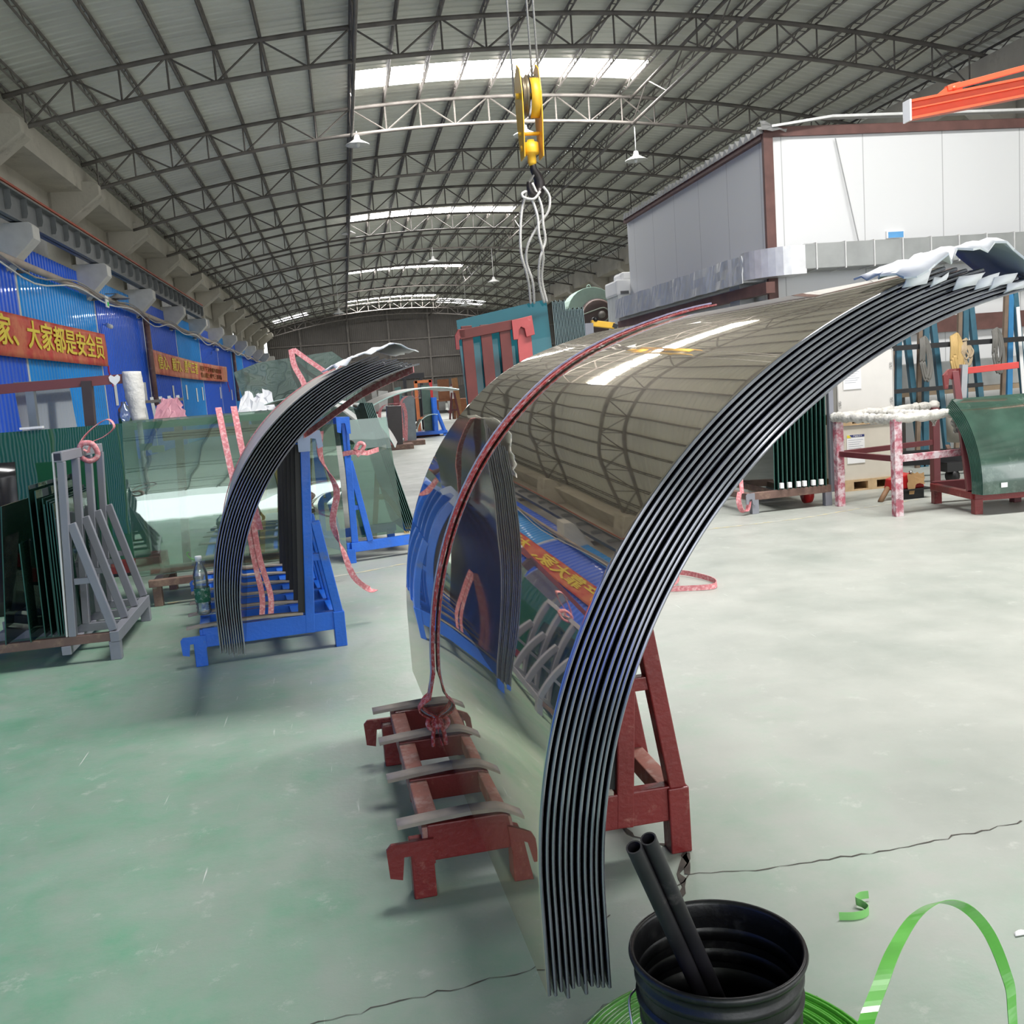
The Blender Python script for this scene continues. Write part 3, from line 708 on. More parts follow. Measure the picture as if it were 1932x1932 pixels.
# standing loop
t = thing('strap_loop', 'bright green strap end springing up in a tall loop on the right', 'strap')
P = spline([(.46, 1.28, .07), (.44, 1.10, .30), (.455, .93, .50), (.506, .95, .636), (.558, 1.0, .660), (.614, 1.06, .664), (.681, 1.12, .663), (.769, 1.2, .623), (.848, 1.26, .566), (.911, 1.3, .493), (.938, 1.3, .426), (.935, 1.28, .385), (.91, 1.26, .30), (.86, 1.34, .12), (.80, 1.42, .08)], 8)
WD = []
for k in range(len(P)):
    f = k / (len(P) - 1); a = R(-8 + 66 * max(0, f - .35)); WD.append((cos(a), sin(a) - .1, .10))
mb = MB(); ribbon(mb, P, WD, .020, .0012); mb.build('strap', strap_g, t)
# curled scrap
mb = MB(); P = spline([(1.10, 2.16, .010), (1.135, 2.150, .010), (1.165, 2.152, .010), (1.185, 2.168, .010), (1.18, 2.19, .013), (1.17, 2.205, .016), (1.19, 2.222, .016), (1.215, 2.222, .016)], 6)
ribbon(mb, P, (0, .12, 1), .020, .0012)
tag(mb.build('strap_scrap', mat('pale_green_strap', (.22, .55, .16), .35)), 'short curled scrap of light green strap lying on the floor', 'strap scrap')
mb = MB(); mb.slab(lambda u, v: (1.452 + .03 * u + .006 * v, 1.972 + .013 * v, .003 + .006 * sin(pi * u) * v), 5, 3, .001)
tag(mb.build('paper_scrap', paper), 'tiny white scrap lying on the floor near the right edge', 'scrap')
t = thing('lifting_sling', 'pink sling lying in loops on the floor behind the foreground stack', 'lifting sling', (0, 0, 0))
for P in ([(1.80, 6.05, .02), (2.0, 6.30, .02), (2.15, 6.34, .025), (2.26, 6.05, .02), (2.20, 5.85, .02), (2.0, 5.88, .02), (1.75, 5.98, .02)], [(1.75, 5.9, .035), (1.92, 6.22, .05), (2.02, 6.30, .06), (2.07, 6.15, .05), (1.95, 5.95, .04), (1.7, 5.9, .03)]):
    mb = MB(); ribbon(mb, spline(P, 8), (0, .25, 1), .035, .004); mb.build('webbing', pink, t)

# ================================================================== LEFT SIDE
def pane(name, p0, along, up, wd, ht, th, face, edge, parent=None, pts=None):
    """flat sheet: corner p0, unit vectors along / up; optional outline pts in (a,u)"""
    A = Vector(along).normalized(); U = Vector(up).normalized(); N = A.cross(U).normalized() * th; P0 = Vector(p0)
    out = pts or [(0, 0), (wd, 0), (wd, ht), (0, ht)]
    P = [P0 + A * a + U * u for a, u in out]; n = len(P); mb = MB()
    mb.add(P + [q + N for q in P], [tuple(range(n))[::-1], tuple(range(n, 2 * n))]); mb.cur = 1
    for i in range(n): mb.f.append([i, (i + 1) % n, n + (i + 1) % n, n + i]); mb.mi.append(1); mb.sm.append(False)
    return mb.build(name, [face, edge], parent)

# banners on the blue wall
ban_red = mat('banner_red', (.60, .04, .035), .55, var=.2, scale=2.5, dirt=(.72, .20, .09), dirt_amt=.52, dirt_scale=.8)
ban_pale = mat('banner_sunned_red', (.62, .10, .05), .55, var=.25, scale=2.0, dirt=(.74, .30, .16), dirt_amt=.52, dirt_scale=.5)
gold = mat('banner_yellow_letters', (.92, .72, .07), .6, var=.05)
def banner(label, y0, y1, z0, z1, x, m, txt, size, tx0, tsx, off, tz, spacing=1.0, seed=0, sag=.05):
    t = thing('wall_banner', label, 'banner', (x, 0, 0))
    random.seed(seed); ph = [random.random() * 6 for _ in range(5)]
    def f(u, v):
        y = y0 + (y1 - y0) * u; z = z0 + (z1 - z0) * v - sag * sin(pi * u) * (1 if v > .5 else .6)
        return (.02 + .010 * sin(9 * u * 2 + ph[0] + 3 * v) + .005 * sin(31 * u + ph[1] - 6 * v) * (1 - .3 * v), y, z)
    mb = MB(); mb.slab(f, 90, 8, .003); mb.build('cloth', m, t)
    mtx = Matrix.Translation((.045, tx0, tz)) @ Matrix.Rotation(R(90), 4, 'Z') @ Matrix.Rotation(R(90), 4, 'X')
    text_mesh(txt, size, 'lettering', gold, t, mtx, off=off, ext=.002, sx=tsx, spacing=spacing)
    mb = MB(); mb.tube(spline([(.02, y1, z0 + .02), (.0, y1 + .06, z0 - .15), (.03, y1 + .22, z0 - .35), (.02, y1 + .18, z0 - .5)], 5), .02, 6)
    mb.build('tie_cord', mat('banner_cord', (.55, .05, .12), .7), t)
    return t
banner('long red banner with big yellow characters on the blue wall, nearest the camera', 9.2, 26.6, 2.56, 3.37, -5.86, ban_red, '安全生产靠大家、大家都是安全员', .58, 13.2, 1.50, .013, 2.78, 1.0, 1)
banner('second red banner, ending in two lines of small yellow characters, further down the blue wall', 32.5, 52.5, 2.50, 3.27, -5.84, ban_pale, '信心、毅力、勇气三者', .50, 33.4, 1.75, .010, 2.72, 1.0, 2, .08)
banner('small far red banner low on the blue wall beyond the second one', 61.5, 78, 2.45, 3.25, -5.84, ban_red, '质量第一 安全第一 客户至上', .5, 62.5, 1.9, .012, 2.66, 1.0, 3)
# second half of the second banner: two short lines
for ob in [o for o in bpy.data.objects if o.name.startswith('wall_banner')]:
    if 'second' in ob['label']:
        for k, s in enumerate(('则天下没有做不成的事', '信心毅力勇气三者具备')):
            mtx = Matrix.Translation((.045, 42.8, 2.86 - .27 * k)) @ Matrix.Rotation(R(90), 4, 'Z') @ Matrix.Rotation(R(90), 4, 'X')
            text_mesh(s, .24, 'small_lettering', gold, ob, mtx, off=0, ext=.002, sx=3.0)
# camera, wall lamp, exit sign on the pipe
t = thing('security_camera', 'white bullet security camera on the blue wall above the first banner end', 'security camera', (-5.80, 26.9, 3.62))
MB().bar((-.16, .25, .05), (0, 0, 0), .03, .03).build('bracket', strip_m, t)
MB().tube([(-.02, .02, .0), (.14, -.28, -.07)], .055, 12).build('camera_body', strip_m, t)
t = thing('security_camera', 'small white camera on the blue wall above the second banner', 'security camera', (-5.8, 48.5, 3.95))
MB().bar((-.16, .2, .0), (0, 0, 0), .03, .03).build('bracket', strip_m, t)
MB().tube([(-.02, .02, .0), (.16, -.4, -.02)], .07, 10).build('camera_body', strip_m, t)
t = thing('wall_lamp', 'dusty conical lamp shade above the wall pipe', 'lamp', (-5.62, 27.6, 4.36))
MB().lathe([(.02, .12), (.04, .10), (.30, -.02), (.30, -.03), (.03, .08)], 24).build('lamp_shade', mat('dusty_shade', (.32, .31, .29), .6), t)
MB().bar((-.3, 0, .12), (0, 0, .11), .02, .02).build('arm', truss_m, t)
t = thing('exit_sign', 'small white and green sign hanging on the cable run of the wall pipe', 'sign', (-5.66, 26.5, 4.16))
MB().box(-.01, .01, -.16, .16, -.14, .14).build('sign_board', paper, t)
MB().box(.011, .014, -.02, .11, -.10, .0).build('green_field', emis('sign_green', (.03, .5, .08), .6), t)

# maroon barrier rail with posts
t = thing('barrier_rail', 'maroon steel barrier rail in front of the blue wall, left of the wrapped post', 'barrier')
MB().bar((-3.9, 9.42, 1.66), (-1.98, 9.6, 1.70), .05, .085).build('top_rail', maroon, t)
MB().bar((-2.36, 9.55, 0), (-2.30, 9.55, 1.70), .085, .085, (0, 1, 0)).build('post', mat('dark_post', (.05, .035, .035), .5), t)
MB().bar((-2.80, 9.50, 0), (-2.78, 9.50, 1.64), .07, .07, (0, 1, 0)).build('post', mat('galvanised_post', (.20, .23, .25), .4, metal=.5), t)
hm = MB(); hp = [(.0, -.06), (.045, -.015), (.05, .02), (.03, .04), (0, .02), (-.03, .04), (-.05, .02), (-.045, -.015)]
hm.prism([(-2.06 + a, 9.555, 1.70 + b) for a, b in hp], (0, .004, 0)); hm.build('heart_sticker', paper, t)
mb = MB(); random.seed(2)
zs = [1.30 + .46 * k / 14 for k in range(15)]; mb.tube([(-1.90 + .015 * k / 14 * (-1) + random.uniform(-.004, .004), 9.6, z) for k, z in enumerate(zs)], [.055 + .035 * min(1, k / 6) + random.uniform(-.006, .006) for k in range(15)], 12)
tag(mb.build('wrapped_post', mat('off_white_wrap', (.72, .70, .66), .7, bump=.4, bscale=30)), 'post end wrapped in off-white cloth at the right end of the maroon rail', 'wrapped post')
tag(MB().tube([(-1.90, 9.6, 0), (-1.90, 9.6, 1.31)], .025, 8).build('post', grey_p), 'slim grey post standing under the white wrapped post', 'post')
o = pane('glass_sheet', (-2.92, 9.8, .0), (1, .1, 0), (-.08, .1, 1), .48, 1.76, .006, glass('grey_film_glass', (.55, .56, .56), .06, .6, .1, body=(.25, .25, .25)), pale_edge)
tag(o, 'greyish translucent pane leaning behind the maroon rail', 'glass pane')

# big dark green panes behind, on a red base
dkg = glass('deep_green_glass', (.10, .24, .14), .03, .22, body=(.022, .115, .055), wav=.03, ior=1.35)
for k in range(4):
    o = pane('glass_sheet', (-3.7, 8.80 + .035 * k, .14), (1, 0, 0), (-.02, .05, 1), 1.90 - .0 * k, 1.16, .012, dkg, green_edge)
    tag(o, 'large dark green glass sheet standing on the red base at the left' if k == 0 else 'large green glass sheet stacked behind the front one on the red base at the left', 'glass sheet', 'large green sheets at the left')
t = thing('support_rack', 'low red steel base under the large green glass sheets at the left', 'base frame')
MB().box(-3.9, -1.70, 8.72, 8.80, .03, .14).build('beam', red_p, t); MB().box(-3.9, -1.70, 9.05, 9.13, .03, .14).build('beam', red_p, t)
for x in (-3.8, -1.78): MB().box(x, x + .08, 8.70, 9.15, 0, .06).build('foot', red_p, t)
o = MB().slab(lambda u, v: (-3.0 + .62 * v, 7.45 + .10 * u * u, .0 + 1.10 * u), 10, 1, .015).build('curved_glass_sheet', black_gloss); tag(o, 'dark bent glass at the extreme left edge in front of the green sheets', 'glass sheet')

# grey welded A-rack with upright glass sheets
t = thing('glass_rack', 'grey welded steel rack with four sloping braces at the left', 'glass rack', (-1.66, 5.79, 0), R(1.5))
for k in range(4):
    y = .33 * k
    MB().bar((.015, y, .16), (.075 + .0, y, 1.15), .05, .04, (1, 0, 0)).build('upright', grey_p, t, .003)
    MB().bar((.235, y, .17), (.085, y, .80), .045, .035, (0, 1, 0)).build('brace', grey_p, t, .003)
    MB().bar((.06, y, .47), (.16, y, .47), .03, .035).build('tie_bar', grey_p, t, .003)
    MB().box(-.55, .22, y - .02, y + .02, .11, .16).build('cross_beam', rust_p if k == 0 else grey_p, t, .003)
MB().box(.215, .265, -.03, 1.02, .10, .165).build('long_beam', grey_p, t, .003)
MB().box(-.05, .0, -.03, 1.02, .06, .11).build('long_beam', grey_p, t, .003)
MB().box(-.56, -.50, -.03, 1.02, .06, .11).build('long_beam', grey_p, t, .003)
MB().box(.04, .09, -.03, .012, 1.15, 1.205).box(.04, .09, .012, 1.02, 1.15, 1.205).build('top_beam', grey_p, t, .003)
MB().box(.047, .083, -.032, -.030, 1.158, 1.197).build('open_tube_end', black_gloss, t)
MB().bar((-.012, -.018, .165), (.043, -.018, 1.20), .03, .008, (1, 0, 0)).build('facing_strip', strip_m, t)
for x in (-.53, .235):
    for y in (0, .98): MB().box(x - .03, x + .03, y - .03, y + .03, 0, .11).build('leg', grey_p, t, .003)
for k, (x, z, y0, ln) in enumerate(((-1.985, .94, 5.72, .85), (-1.86, .72, 5.74, .5), (-1.80, 1.03, 5.80, .95), (-1.765, 1.0, 5.8, .95), (-1.745, .95, 5.85, .9), (-1.725, .92, 5.8, .92), (-1.71, .94, 5.8, .9), (-1.695, .93, 5.8, .95), (-1.68, .92, 5.8, .95))):
    hz = .165 if k != 1 else .16
    o = pane('glass_sheet', (x, y0, hz), (0, 1, 0), (.10 if k == 0 else .02, 0, 1), ln, z - hz, .006, dark_g if k else clear_g, green_edge)
    tag(o, ('foremost clear green pane leaning at the left end of the grey rack' if k == 0 else 'short clear pane just behind the foremost one on the grey rack' if k == 1 else 'upright green glass sheet on the grey rack, %s from the left' % ORD[k]), 'glass sheet', None if k < 2 else 'upright sheets in the grey rack')
t = thing('lifting_sling', 'pink sling loop tied on top of the grey rack', 'lifting sling')
mb = MB(); ribbon(mb, spline([(-1.555, 6.30, 1.17), (-1.60, 6.28, 1.21), (-1.57, 6.30, 1.27), (-1.50, 6.32, 1.33), (-1.43, 6.32, 1.36), (-1.40, 6.32, 1.31), (-1.46, 6.32, 1.26), (-1.53, 6.30, 1.23), (-1.56, 6.28, 1.17)], 6), (.2, 1, .1), .03, .004); mb.build('loop', pink, t)
mb = MB(); mb.tube(spline([(-1.61, 6.25, 1.16), (-1.58, 6.24, 1.225), (-1.52, 6.25, 1.22), (-1.50, 6.26, 1.15), (-1.55, 6.25, 1.12), (-1.61, 6.25, 1.16)], 5), .016, 8); mb.build('knot', pink, t)

# clear bent glass on the brown bench
def hcurve(L, r, a0, a1, cy, cz, th, face, edge, na=28, name='curved_glass_sheet', rz=0.0):
    """sheet bent about a left-right axis, bulging to the front; local x = axis"""
    o = curved_sheet(name, L, 0, 0, r, a0, a1, th, face, edge, na=na, round_edge=False)
    return o
for k in range(3):
    # built with axis along local y then turned so that the axis runs to the right
    o = curved_sheet('curved_glass_sheet', 1.50, 0, 0, 1.25, 142, 196, .006, clear_g, pale_edge, na=26, round_edge=False)
    o.rotation_euler = (0, 0, R(-84)); o.location = (-1.60 + .10, 8.38 + .014 * k, .56)
    o.matrix_basis = Matrix.Translation((-1.69 , 8.48 + .014 * k, .56)) @ Matrix.Rotation(R(5), 4, 'Z') @ Matrix(((0, 1, 0, 0), (1, 0, 0, 0), (0, 0, 1, 0), (0, 0, 0, 1)))
    tag(o, 'foremost large clear bent glass on the brown bench behind the water bottle' if k == 0 else 'clear bent glass sheet nested behind the foremost one on the brown bench', 'glass sheet', 'clear bent sheets on the brown bench')
t = thing('low_bench', 'low brown steel bench under the clear bent glass', 'bench frame')
MB().bar((-1.50, 7.22, .17), (-.30, 7.36, .17), .06, .05).build('front_beam', rust_p, t, .003)
MB().bar((-1.50, 7.85, .17), (-.30, 7.97, .17), .06, .05).build('rear_beam', rust_p, t, .003)
for f in (0, .5, 1): MB().bar((-1.45 + 1.1 * f, 7.22 + .13 * f, .155), (-1.49 + 1.1 * f, 7.9 + .12 * f, .155), .06, .05).build('cross_beam', wood_strip, t, .003)
for x, y in ((-1.45, 7.25), (-.35, 7.36), (-1.45, 7.86), (-.35, 7.95)): MB().box(x - .03, x + .03, y - .03, y + .03, 0, .15).build('leg', rust_p, t, .003)
for x in (-1.38, -.86): MB().bar((x, 8.15, .1), (x + .05, 8.2, 1.25), .06, .05).build('back_post', rust_p, t, .003)
MB().bar((-1.45, 8.15, 1.18), (-.4, 8.28, 1.18), .04, .07).build('back_rail', rust_p, t, .003)
t = thing('lifting_sling', 'pair of pink slings hanging over the clear bent glass', 'lifting sling')
def cb(x, a): return (x, 8.50 - 1.27 * -cos(R(a)) * 1.0 + 0.005 + (x + 1.5) * .087, .56 + 1.27 * sin(R(a)))
for x0, x1 in ((-.93, -.80), (-.82, -.70)):
    mb = MB(); P = [Vector(cb(x0 + (x1 - x0) * k / 20, 140 + 2.2 * k)) for k in range(21)]; ribbon(mb, P, (1, .1, 0), .045, .004); mb.build('webbing', pink, t)
for k, (p, s) in enumerate((((-1.47, 7.56, 1.13), .08), ((-1.38, 7.52, 1.11), .07))):
    tag(MB().box(-.045, .045, -.002, .002, -.025, .025).build('paper_label', paper, None, 0, p), 'small white label on the clear bent glass, %s of the two' % ('left' if k == 0 else 'right'), 'label')
# water bottle
pet = glass('clear_pet', (.93, .96, .95), .12, .88, .05, body=(.6, .65, .62))
t = thing('water_bottle', 'clear plastic water bottle with green label standing on the blue rack bench', 'bottle', (-.905, 5.72, .222))
mb = MB(); prof = [(.001, 0), (.026, .0), (.031, .008)]; t.scale = (1.32,) * 3
for k in range(9): prof += [(.032, .015 + .016 * k), (.029, .023 + .016 * k)]
prof += [(.031, .16), (.030, .18), (.022, .205), (.014, .222), (.012, .232)]; mb.lathe(prof, 24); mb.build('bottle_body', pet, t)
MB().lathe([(.0328, .055), (.0335, .06), (.0335, .112), (.0328, .117)], 24).build('label', mat('bottle_green_label', (.02, .14, .07), .4, dirt=(.5, .6, .5), dirt_amt=.42, dirt_scale=60), t)
MB().lathe([(.0, .254), (.013, .254), (.0145, .252), (.0145, .232), (0, .232)], 20).build('cap', paper, t)
mb = MB(); mb.tube(spline([(-.013, 0, .236), (-.035, 0, .25), (-.045, 0, .27), (-.035, 0, .275)], 4), .0018, 5); mb.build('carry_string', strap_g, t)

# second blue A-frame with leaning green sheets
t = thing('a_frame_rack', 'blue steel A-frame rack with leaning dark glass, between the two curved stacks', 'glass rack', (-.07, 8.24, 0), R(4))
for (x, y) in ((.04, 0.02), (-.18, .85)):
    MB().bar((x, y, .17), (x + .01, y, 1.2), .055, .055, (1, 0, 0)).build('upright', blue_p, t, .003)
    MB().bar((x + .02, y, .85), (x + .13, y, .17), .05, .05, (0, 1, 0)).build('brace', blue_p, t, .003)
    MB().bar((x + .02, y, .46), (x + .09, y, .46), .035, .04).build('tie_bar', blue_p, t, .003)
    MB().bar((x + .02, y, .9), (x + .02, y, 1.2), .02, .07).build('upright_cap', blue_p, t, .003)
MB().bar((.06, .02, 1.19), (-.16, .86, 1.19), .05, .06).build('top_beam', blue_p, t, .003)
MB().bar((0, 0, .13), (.75, .16, .13), .06, .08).build('long_beam', blue_p, t, .003)
MB().bar((0, 0, .13), (-.28, .86, .13), .06, .08).build('long_beam', blue_p, t, .003)
MB().bar((-.28, .86, .13), (.5, 1.05, .13), .06, .08).build('long_beam', blue_p, t, .003)
for x, y in ((0, 0), (.7, .15), (-.26, .86), (.45, 1.03)): MB().box(x - .035, x + .035, y - .035, y + .035, 0, .12).build('leg', blue_p, t, .003)
MB().prism([(-.02, -.035, 1.10), (-.02, -.035, 1.22), (.09, -.035, 1.22), (.09, -.035, 1.08), (.06, -.035, 1.08), (.05, -.035, 1.17), (.02, -.035, 1.17), (.01, -.035, 1.09)], (0, .015, 0)).build('hook_head', blue_p, t)
ol = glass('olive_leaning_glass', (.62, .70, .64), .04, .84, body=(.10, .12, .10), wav=.04)
for k in range(6):
    o = pane('glass_sheet', (.42 + .018 * k - .0, 8.55, .17), (-.10, 1, 0), (-.23 - .004 * k, 0, 1), .95 - .02 * k, 1.18, .006, ol, green_edge)
    tag(o, 'green glass sheet leaning on the right side of the blue A-frame rack', 'glass sheet', 'leaning sheets on the blue A-frame')
o = pane('glass_sheet', (-.02, 8.35, .19), (1, .18, 0), (-.06, .0, 1), .42, 1.0, .006, dark_g, pale_edge)
tag(o, 'upright tinted pane facing the camera inside the blue A-frame rack', 'glass sheet')
t = thing('lifting_sling', 'pink sling stretched from the blue A-frame post to the leaning sheets', 'lifting sling')
mb = MB(); ribbon(mb, [(-.06, 8.18, .92), (.02, 8.15, .93), (.14, 8.2, .91), (.31, 8.54, .93)], (0, 0, 1), .04, .004); mb.build('webbing', pink, t)
mb = MB(); mb.tube(spline([(.04, 8.12, .94), (.08, 8.12, 1.0), (.12, 8.12, .98), (.08, 8.12, .92), (.05, 8.12, .90)], 4), .018, 6); mb.build('knot', pink, t)
ochre = mat('ochre_timber', (.38, .24, .06), .6, var=.2)
for k, (x, y) in enumerate(((.32, 9.7), (-.35, 9.9), (-.75, 9.4))):
    t = thing('a_frame_stand', ['ochre A-frame stand seen through the leaning sheets', 'ochre A-frame stand behind the blue rack upright', 'ochre A-frame stand behind the curved clear glass'][k], 'stand', (x, y, 0), R(8 * k))
    for s in (-1, 1): MB().bar((s * .16, 0, 0), (s * .02, 0, 1.02), .05, .05, (0, 1, 0)).build('leg', ochre, t)
    MB().bar((-.10, 0, .38), (.10, 0, .38), .04, .05).build('cross_bar', ochre, t)
# white bent sheets behind (laminate) and a pale bent sheet
for k in range(2):
    o = curved_sheet('curved_glass_sheet', 1.0, 0, 0, .75 + .04 * k, 20, 110, .008, mat('white_bent_sheet', (.70, .70, .68), .3, var=.02), pale_edge, na=24)
    o.location = (-.28 - .25 * k, 9.3 + .8 * k, .62); o.rotation_euler = (0, 0, R(-4))
    tag(o, ['white bent sheet arching over behind the blue A-frame rack', 'second white bent sheet further behind the blue A-frame rack'][k], 'bent sheet')
o = curved_sheet('curved_glass_sheet', 1.4, 0, 0, 1.5, 75, 140, .02, mat('pale_bent_sheet', (.52, .50, .46), .35), pale_edge, na=24); o.location = (1.0, 12.0, -.08); o.rotation_euler = (0, 0, R(4))
tag(o, 'pale bent sheet with its tip pointing right, behind the leaning sheets', 'bent sheet')
# big tilted pane behind the small stack
bigp = glass('smoky_green_pane', (.42, .50, .46), .07, .55, body=(.16, .22, .20), wav=.25)
o = pane('glass_sheet', (-.95, 11.0, .55), (1, .05, 0), (0, .18, 1), 1, 1, .012, bigp, green_edge, pts=[(.0, .30), (-.22, 1.20), (.05, 1.29), (.86, 1.36), (1.08, 1.17), (1.3, .3)])
tag(o, 'big smoky green angular pane behind the tip of the smaller stack', 'glass pane')
t = thing('lifting_sling', 'pink slings knotted over the big smoky pane', 'lifting sling')
for P in ([(-.52, 10.95, 1.93), (-.50, 10.9, 1.75), (-.42, 10.9, 1.55), (-.44, 10.9, 1.40)], [(-.50, 10.95, 1.93), (-.35, 10.9, 1.80), (-.18, 10.9, 1.66), (-.02, 10.9, 1.5)], [(-.55, 10.9, 1.45), (-.45, 10.9, 1.50), (-.35, 10.9, 1.47), (-.5, 10.9, 1.40)]):
    mb = MB(); ribbon(mb, spline(P, 6), (1, 0, .3), .06, .005); mb.build('webbing', pink, t)
# odds and ends on a bench behind the green glass
t = thing('work_table', 'green topped work table behind the clear bent glass', 'table', (-1.55, 11.2, 0))
MB().box(-1.0, 1.15, -.5, .5, 1.20, 1.27).build('table_top', mat('green_table_top', (.03, .16, .08), .4), t)
for x in (-.9, 1.05):
    for y in (-.42, .42): MB().box(x - .03, x + .03, y - .03, y + .03, 0, 1.2).build('leg', rust_p, t)
t = thing('bottle_rack', 'small rack of pale posts with a clear bottle on the green topped table', 'rack', (-2.2, 11.1, 1.27))
for k in range(6): MB().bar((.09 * k, 0, 0), (.09 * k - .02, 0, .26), .03, .03).build('post', strip_m, t)
MB().box(-.02, .48, -.02, .02, .20, .23).build('rail', truss_m, t)
tag(MB().lathe([(0, 0), (.07, 0), (.075, .1), (.06, .16), (.025, .2), (.025, .23), (0, .23)], 16).build('bottle', pet, None, 0, (-2.28, 10.85, 1.27)), 'clear bottle beside the pale posts on the green topped table', 'bottle')
random.seed(31)
mb = MB(); mb.grid(lambda u, v: (-1.82 + .35 * (u - .5) * (1 - .5 * v) + random.uniform(-.02, .02), 10.85 + .1 * (v - .5), 1.27 + .24 * v + random.uniform(-.02, .02)), 10, 6, False)
tag(mb.build('plastic_bag', mat('pink_plastic', (.65, .30, .36), .4)), 'crumpled pink plastic bag on the green topped table', 'bag')
mb = MB(); mb.grid(lambda u, v: (-.95 + .4 * (u - .5) * (1 - .4 * v) + random.uniform(-.03, .03), 11.1 + .2 * (v - .5), 1.27 + .28 * v + random.uniform(-.04, .04)), 10, 6, False)
tag(mb.build('plastic_bag', foam), 'crumpled white plastic bag on the green topped table', 'bag')
t = thing('wood_blocks', 'row of ochre wood blocks on the right end of the green topped table', 'blocks', (-.68, 10.85, 1.27))
for k in range(5): MB().box(.06 * k, .06 * k + .04, -.05, .05, 0, .10 + .01 * (k % 2)).build('block', ochre, t)
mb = MB(); random.seed(8); mb.grid(lambda u, v: (-2.98 + .12 * (u - .5) * (1 - .3 * v) + random.uniform(-.02, .02), 8.9, 1.3 + .22 * v + random.uniform(-.02, .02)), 6, 6, False)
tag(mb.build('plastic_bag', foam), 'white crumpled plastic at the extreme left on top of the green sheets', 'bag')
tag(MB().box(-.09, .09, -.03, .03, 0, .018).build('foam_block', foam, None, 0, (-2.62, 8.86, 1.312)), 'thin white foam strip lying on the green sheets near the left edge', 'foam block')

# ================================================================== HOIST
yel = mat('hoist_yellow', (.80, .46, .03), .42, var=.12, scale=8, dirt=(.45, .28, .06), dirt_amt=.30, dirt_scale=16)
rope_m = mat('steel_wire_rope', (.42, .41, .39), .55, metal=.3, var=.3, scale=120)
hk = thing('hook_block', 'yellow crane hook block with black hook hanging above the green glass pack', 'crane hook', (2.07, 10, 0))
for s in (-1, 1):
    mb = MB(); x = s * .095
    pts = [(x, -.10, 3.60), (x, .10, 3.60), (x, .17, 3.95), (x, .19, 4.20), (x, .13, 4.42), (x, -.0, 4.50), (x, -.13, 4.42), (x, -.19, 4.20), (x, -.17, 3.95)]
    mb.prism(pts, (.012, 0, 0)); mb.build('cheek_plate', yel, hk, .003)
for x in (-.045, .045):
    mb = MB()
    pr = [(.19, -.03), (.20, -.03), (.165, -.008), (.165, .008), (.20, .03), (.19, .03), (.05, .02), (.05, -.02), (.19, -.03)]
    n = 36; vs = [(x + h, r * cos(2 * pi * k / n), 4.20 + r * sin(2 * pi * k / n)) for r, h in pr for k in range(n)]
    mb.add(vs, [(i * n + k, i * n + (k + 1) % n, (i + 1) * n + (k + 1) % n, (i + 1) * n + k) for i in range(len(pr) - 1) for k in range(n)], True)
    mb.build('sheave', mat('worn_sheave', (.20, .16, .10), .4, metal=.5), hk)
mb = MB(); mb.slab(lambda u, v: (.0 + .09 * (v), -.215 * sin(R(20 + 120 * u)), 4.17 - .215 * cos(R(20 + 120 * u))), 14, 1, .008); mb.build('rope_guard', yel, hk)
MB().tube([(-.12, 0, 4.20), (.12, 0, 4.20)], .03, 12).build('sheave_pin', yel, hk)
MB().tube([(-.12, 0, 3.84), (.12, 0, 3.84)], .018, 10).build('cross_pin', yel, hk)
MB().lathe([(0, 3.78), (.035, 3.78), (.04, 3.76), (.075, 3.75), (.078, 3.66), (.07, 3.64), (.042, 3.635), (.045, 3.56), (.03, 3.53), (0, 3.53)], 24).build('swivel', yel, hk)
for x in (-.10, .107): MB().tube([(x - .006, 0, 3.70), (x + .006, 0, 3.70)], .03, 12).build('bolt', yel, hk)
mb = MB(); P = [(0, 0, 3.56), (0, .0, 3.50), (.01, .05, 3.44), (.0, .085, 3.37), (0, .075, 3.29), (0, .01, 3.24), (0, -.06, 3.26), (0, -.09, 3.32), (0, -.085, 3.37)]
P = [(y * .75 + .01, y * .55, z) for _, y, z in P]
mb.tube(spline(P, 5), [.026 + .028 * sin(pi * min(1, k / 36)) for k in range(8 * 5)] + [.008], 12); mb.build('hook', mat('black_hook', (.04, .035, .035), .35, metal=.6), hk)
cb_ = MB(); cb_.bar((.05, .03, 3.50), (-.055, -.05, 3.36), .02, .012); cb_.build('safety_latch', mat('bright_steel', (.7, .7, .7), .3, metal=.9), hk)
for k, (a, b) in enumerate((((-.135, .0, 4.20), (-.155, 0, 8.55)), ((.06, .0, 4.3), (.035, .0, 8.6)), ((.13, .02, 4.2), (.10, .02, 8.6)))):
    o = MB().tube([Vector(a) + Vector((2.07, 10, 0)), Vector(b) + Vector((2.07, 10, 0))], .011, 6).build('hoist_rope', rope_m)
    tag(o, ['left hoist rope running up from the yellow hook block', 'middle hoist rope running up from the yellow hook block', 'right hoist rope running up from the yellow hook block'][k], 'wire rope')
ws = mat('white_wire_sling', (.62, .60, .57), .6, var=.25, scale=90)
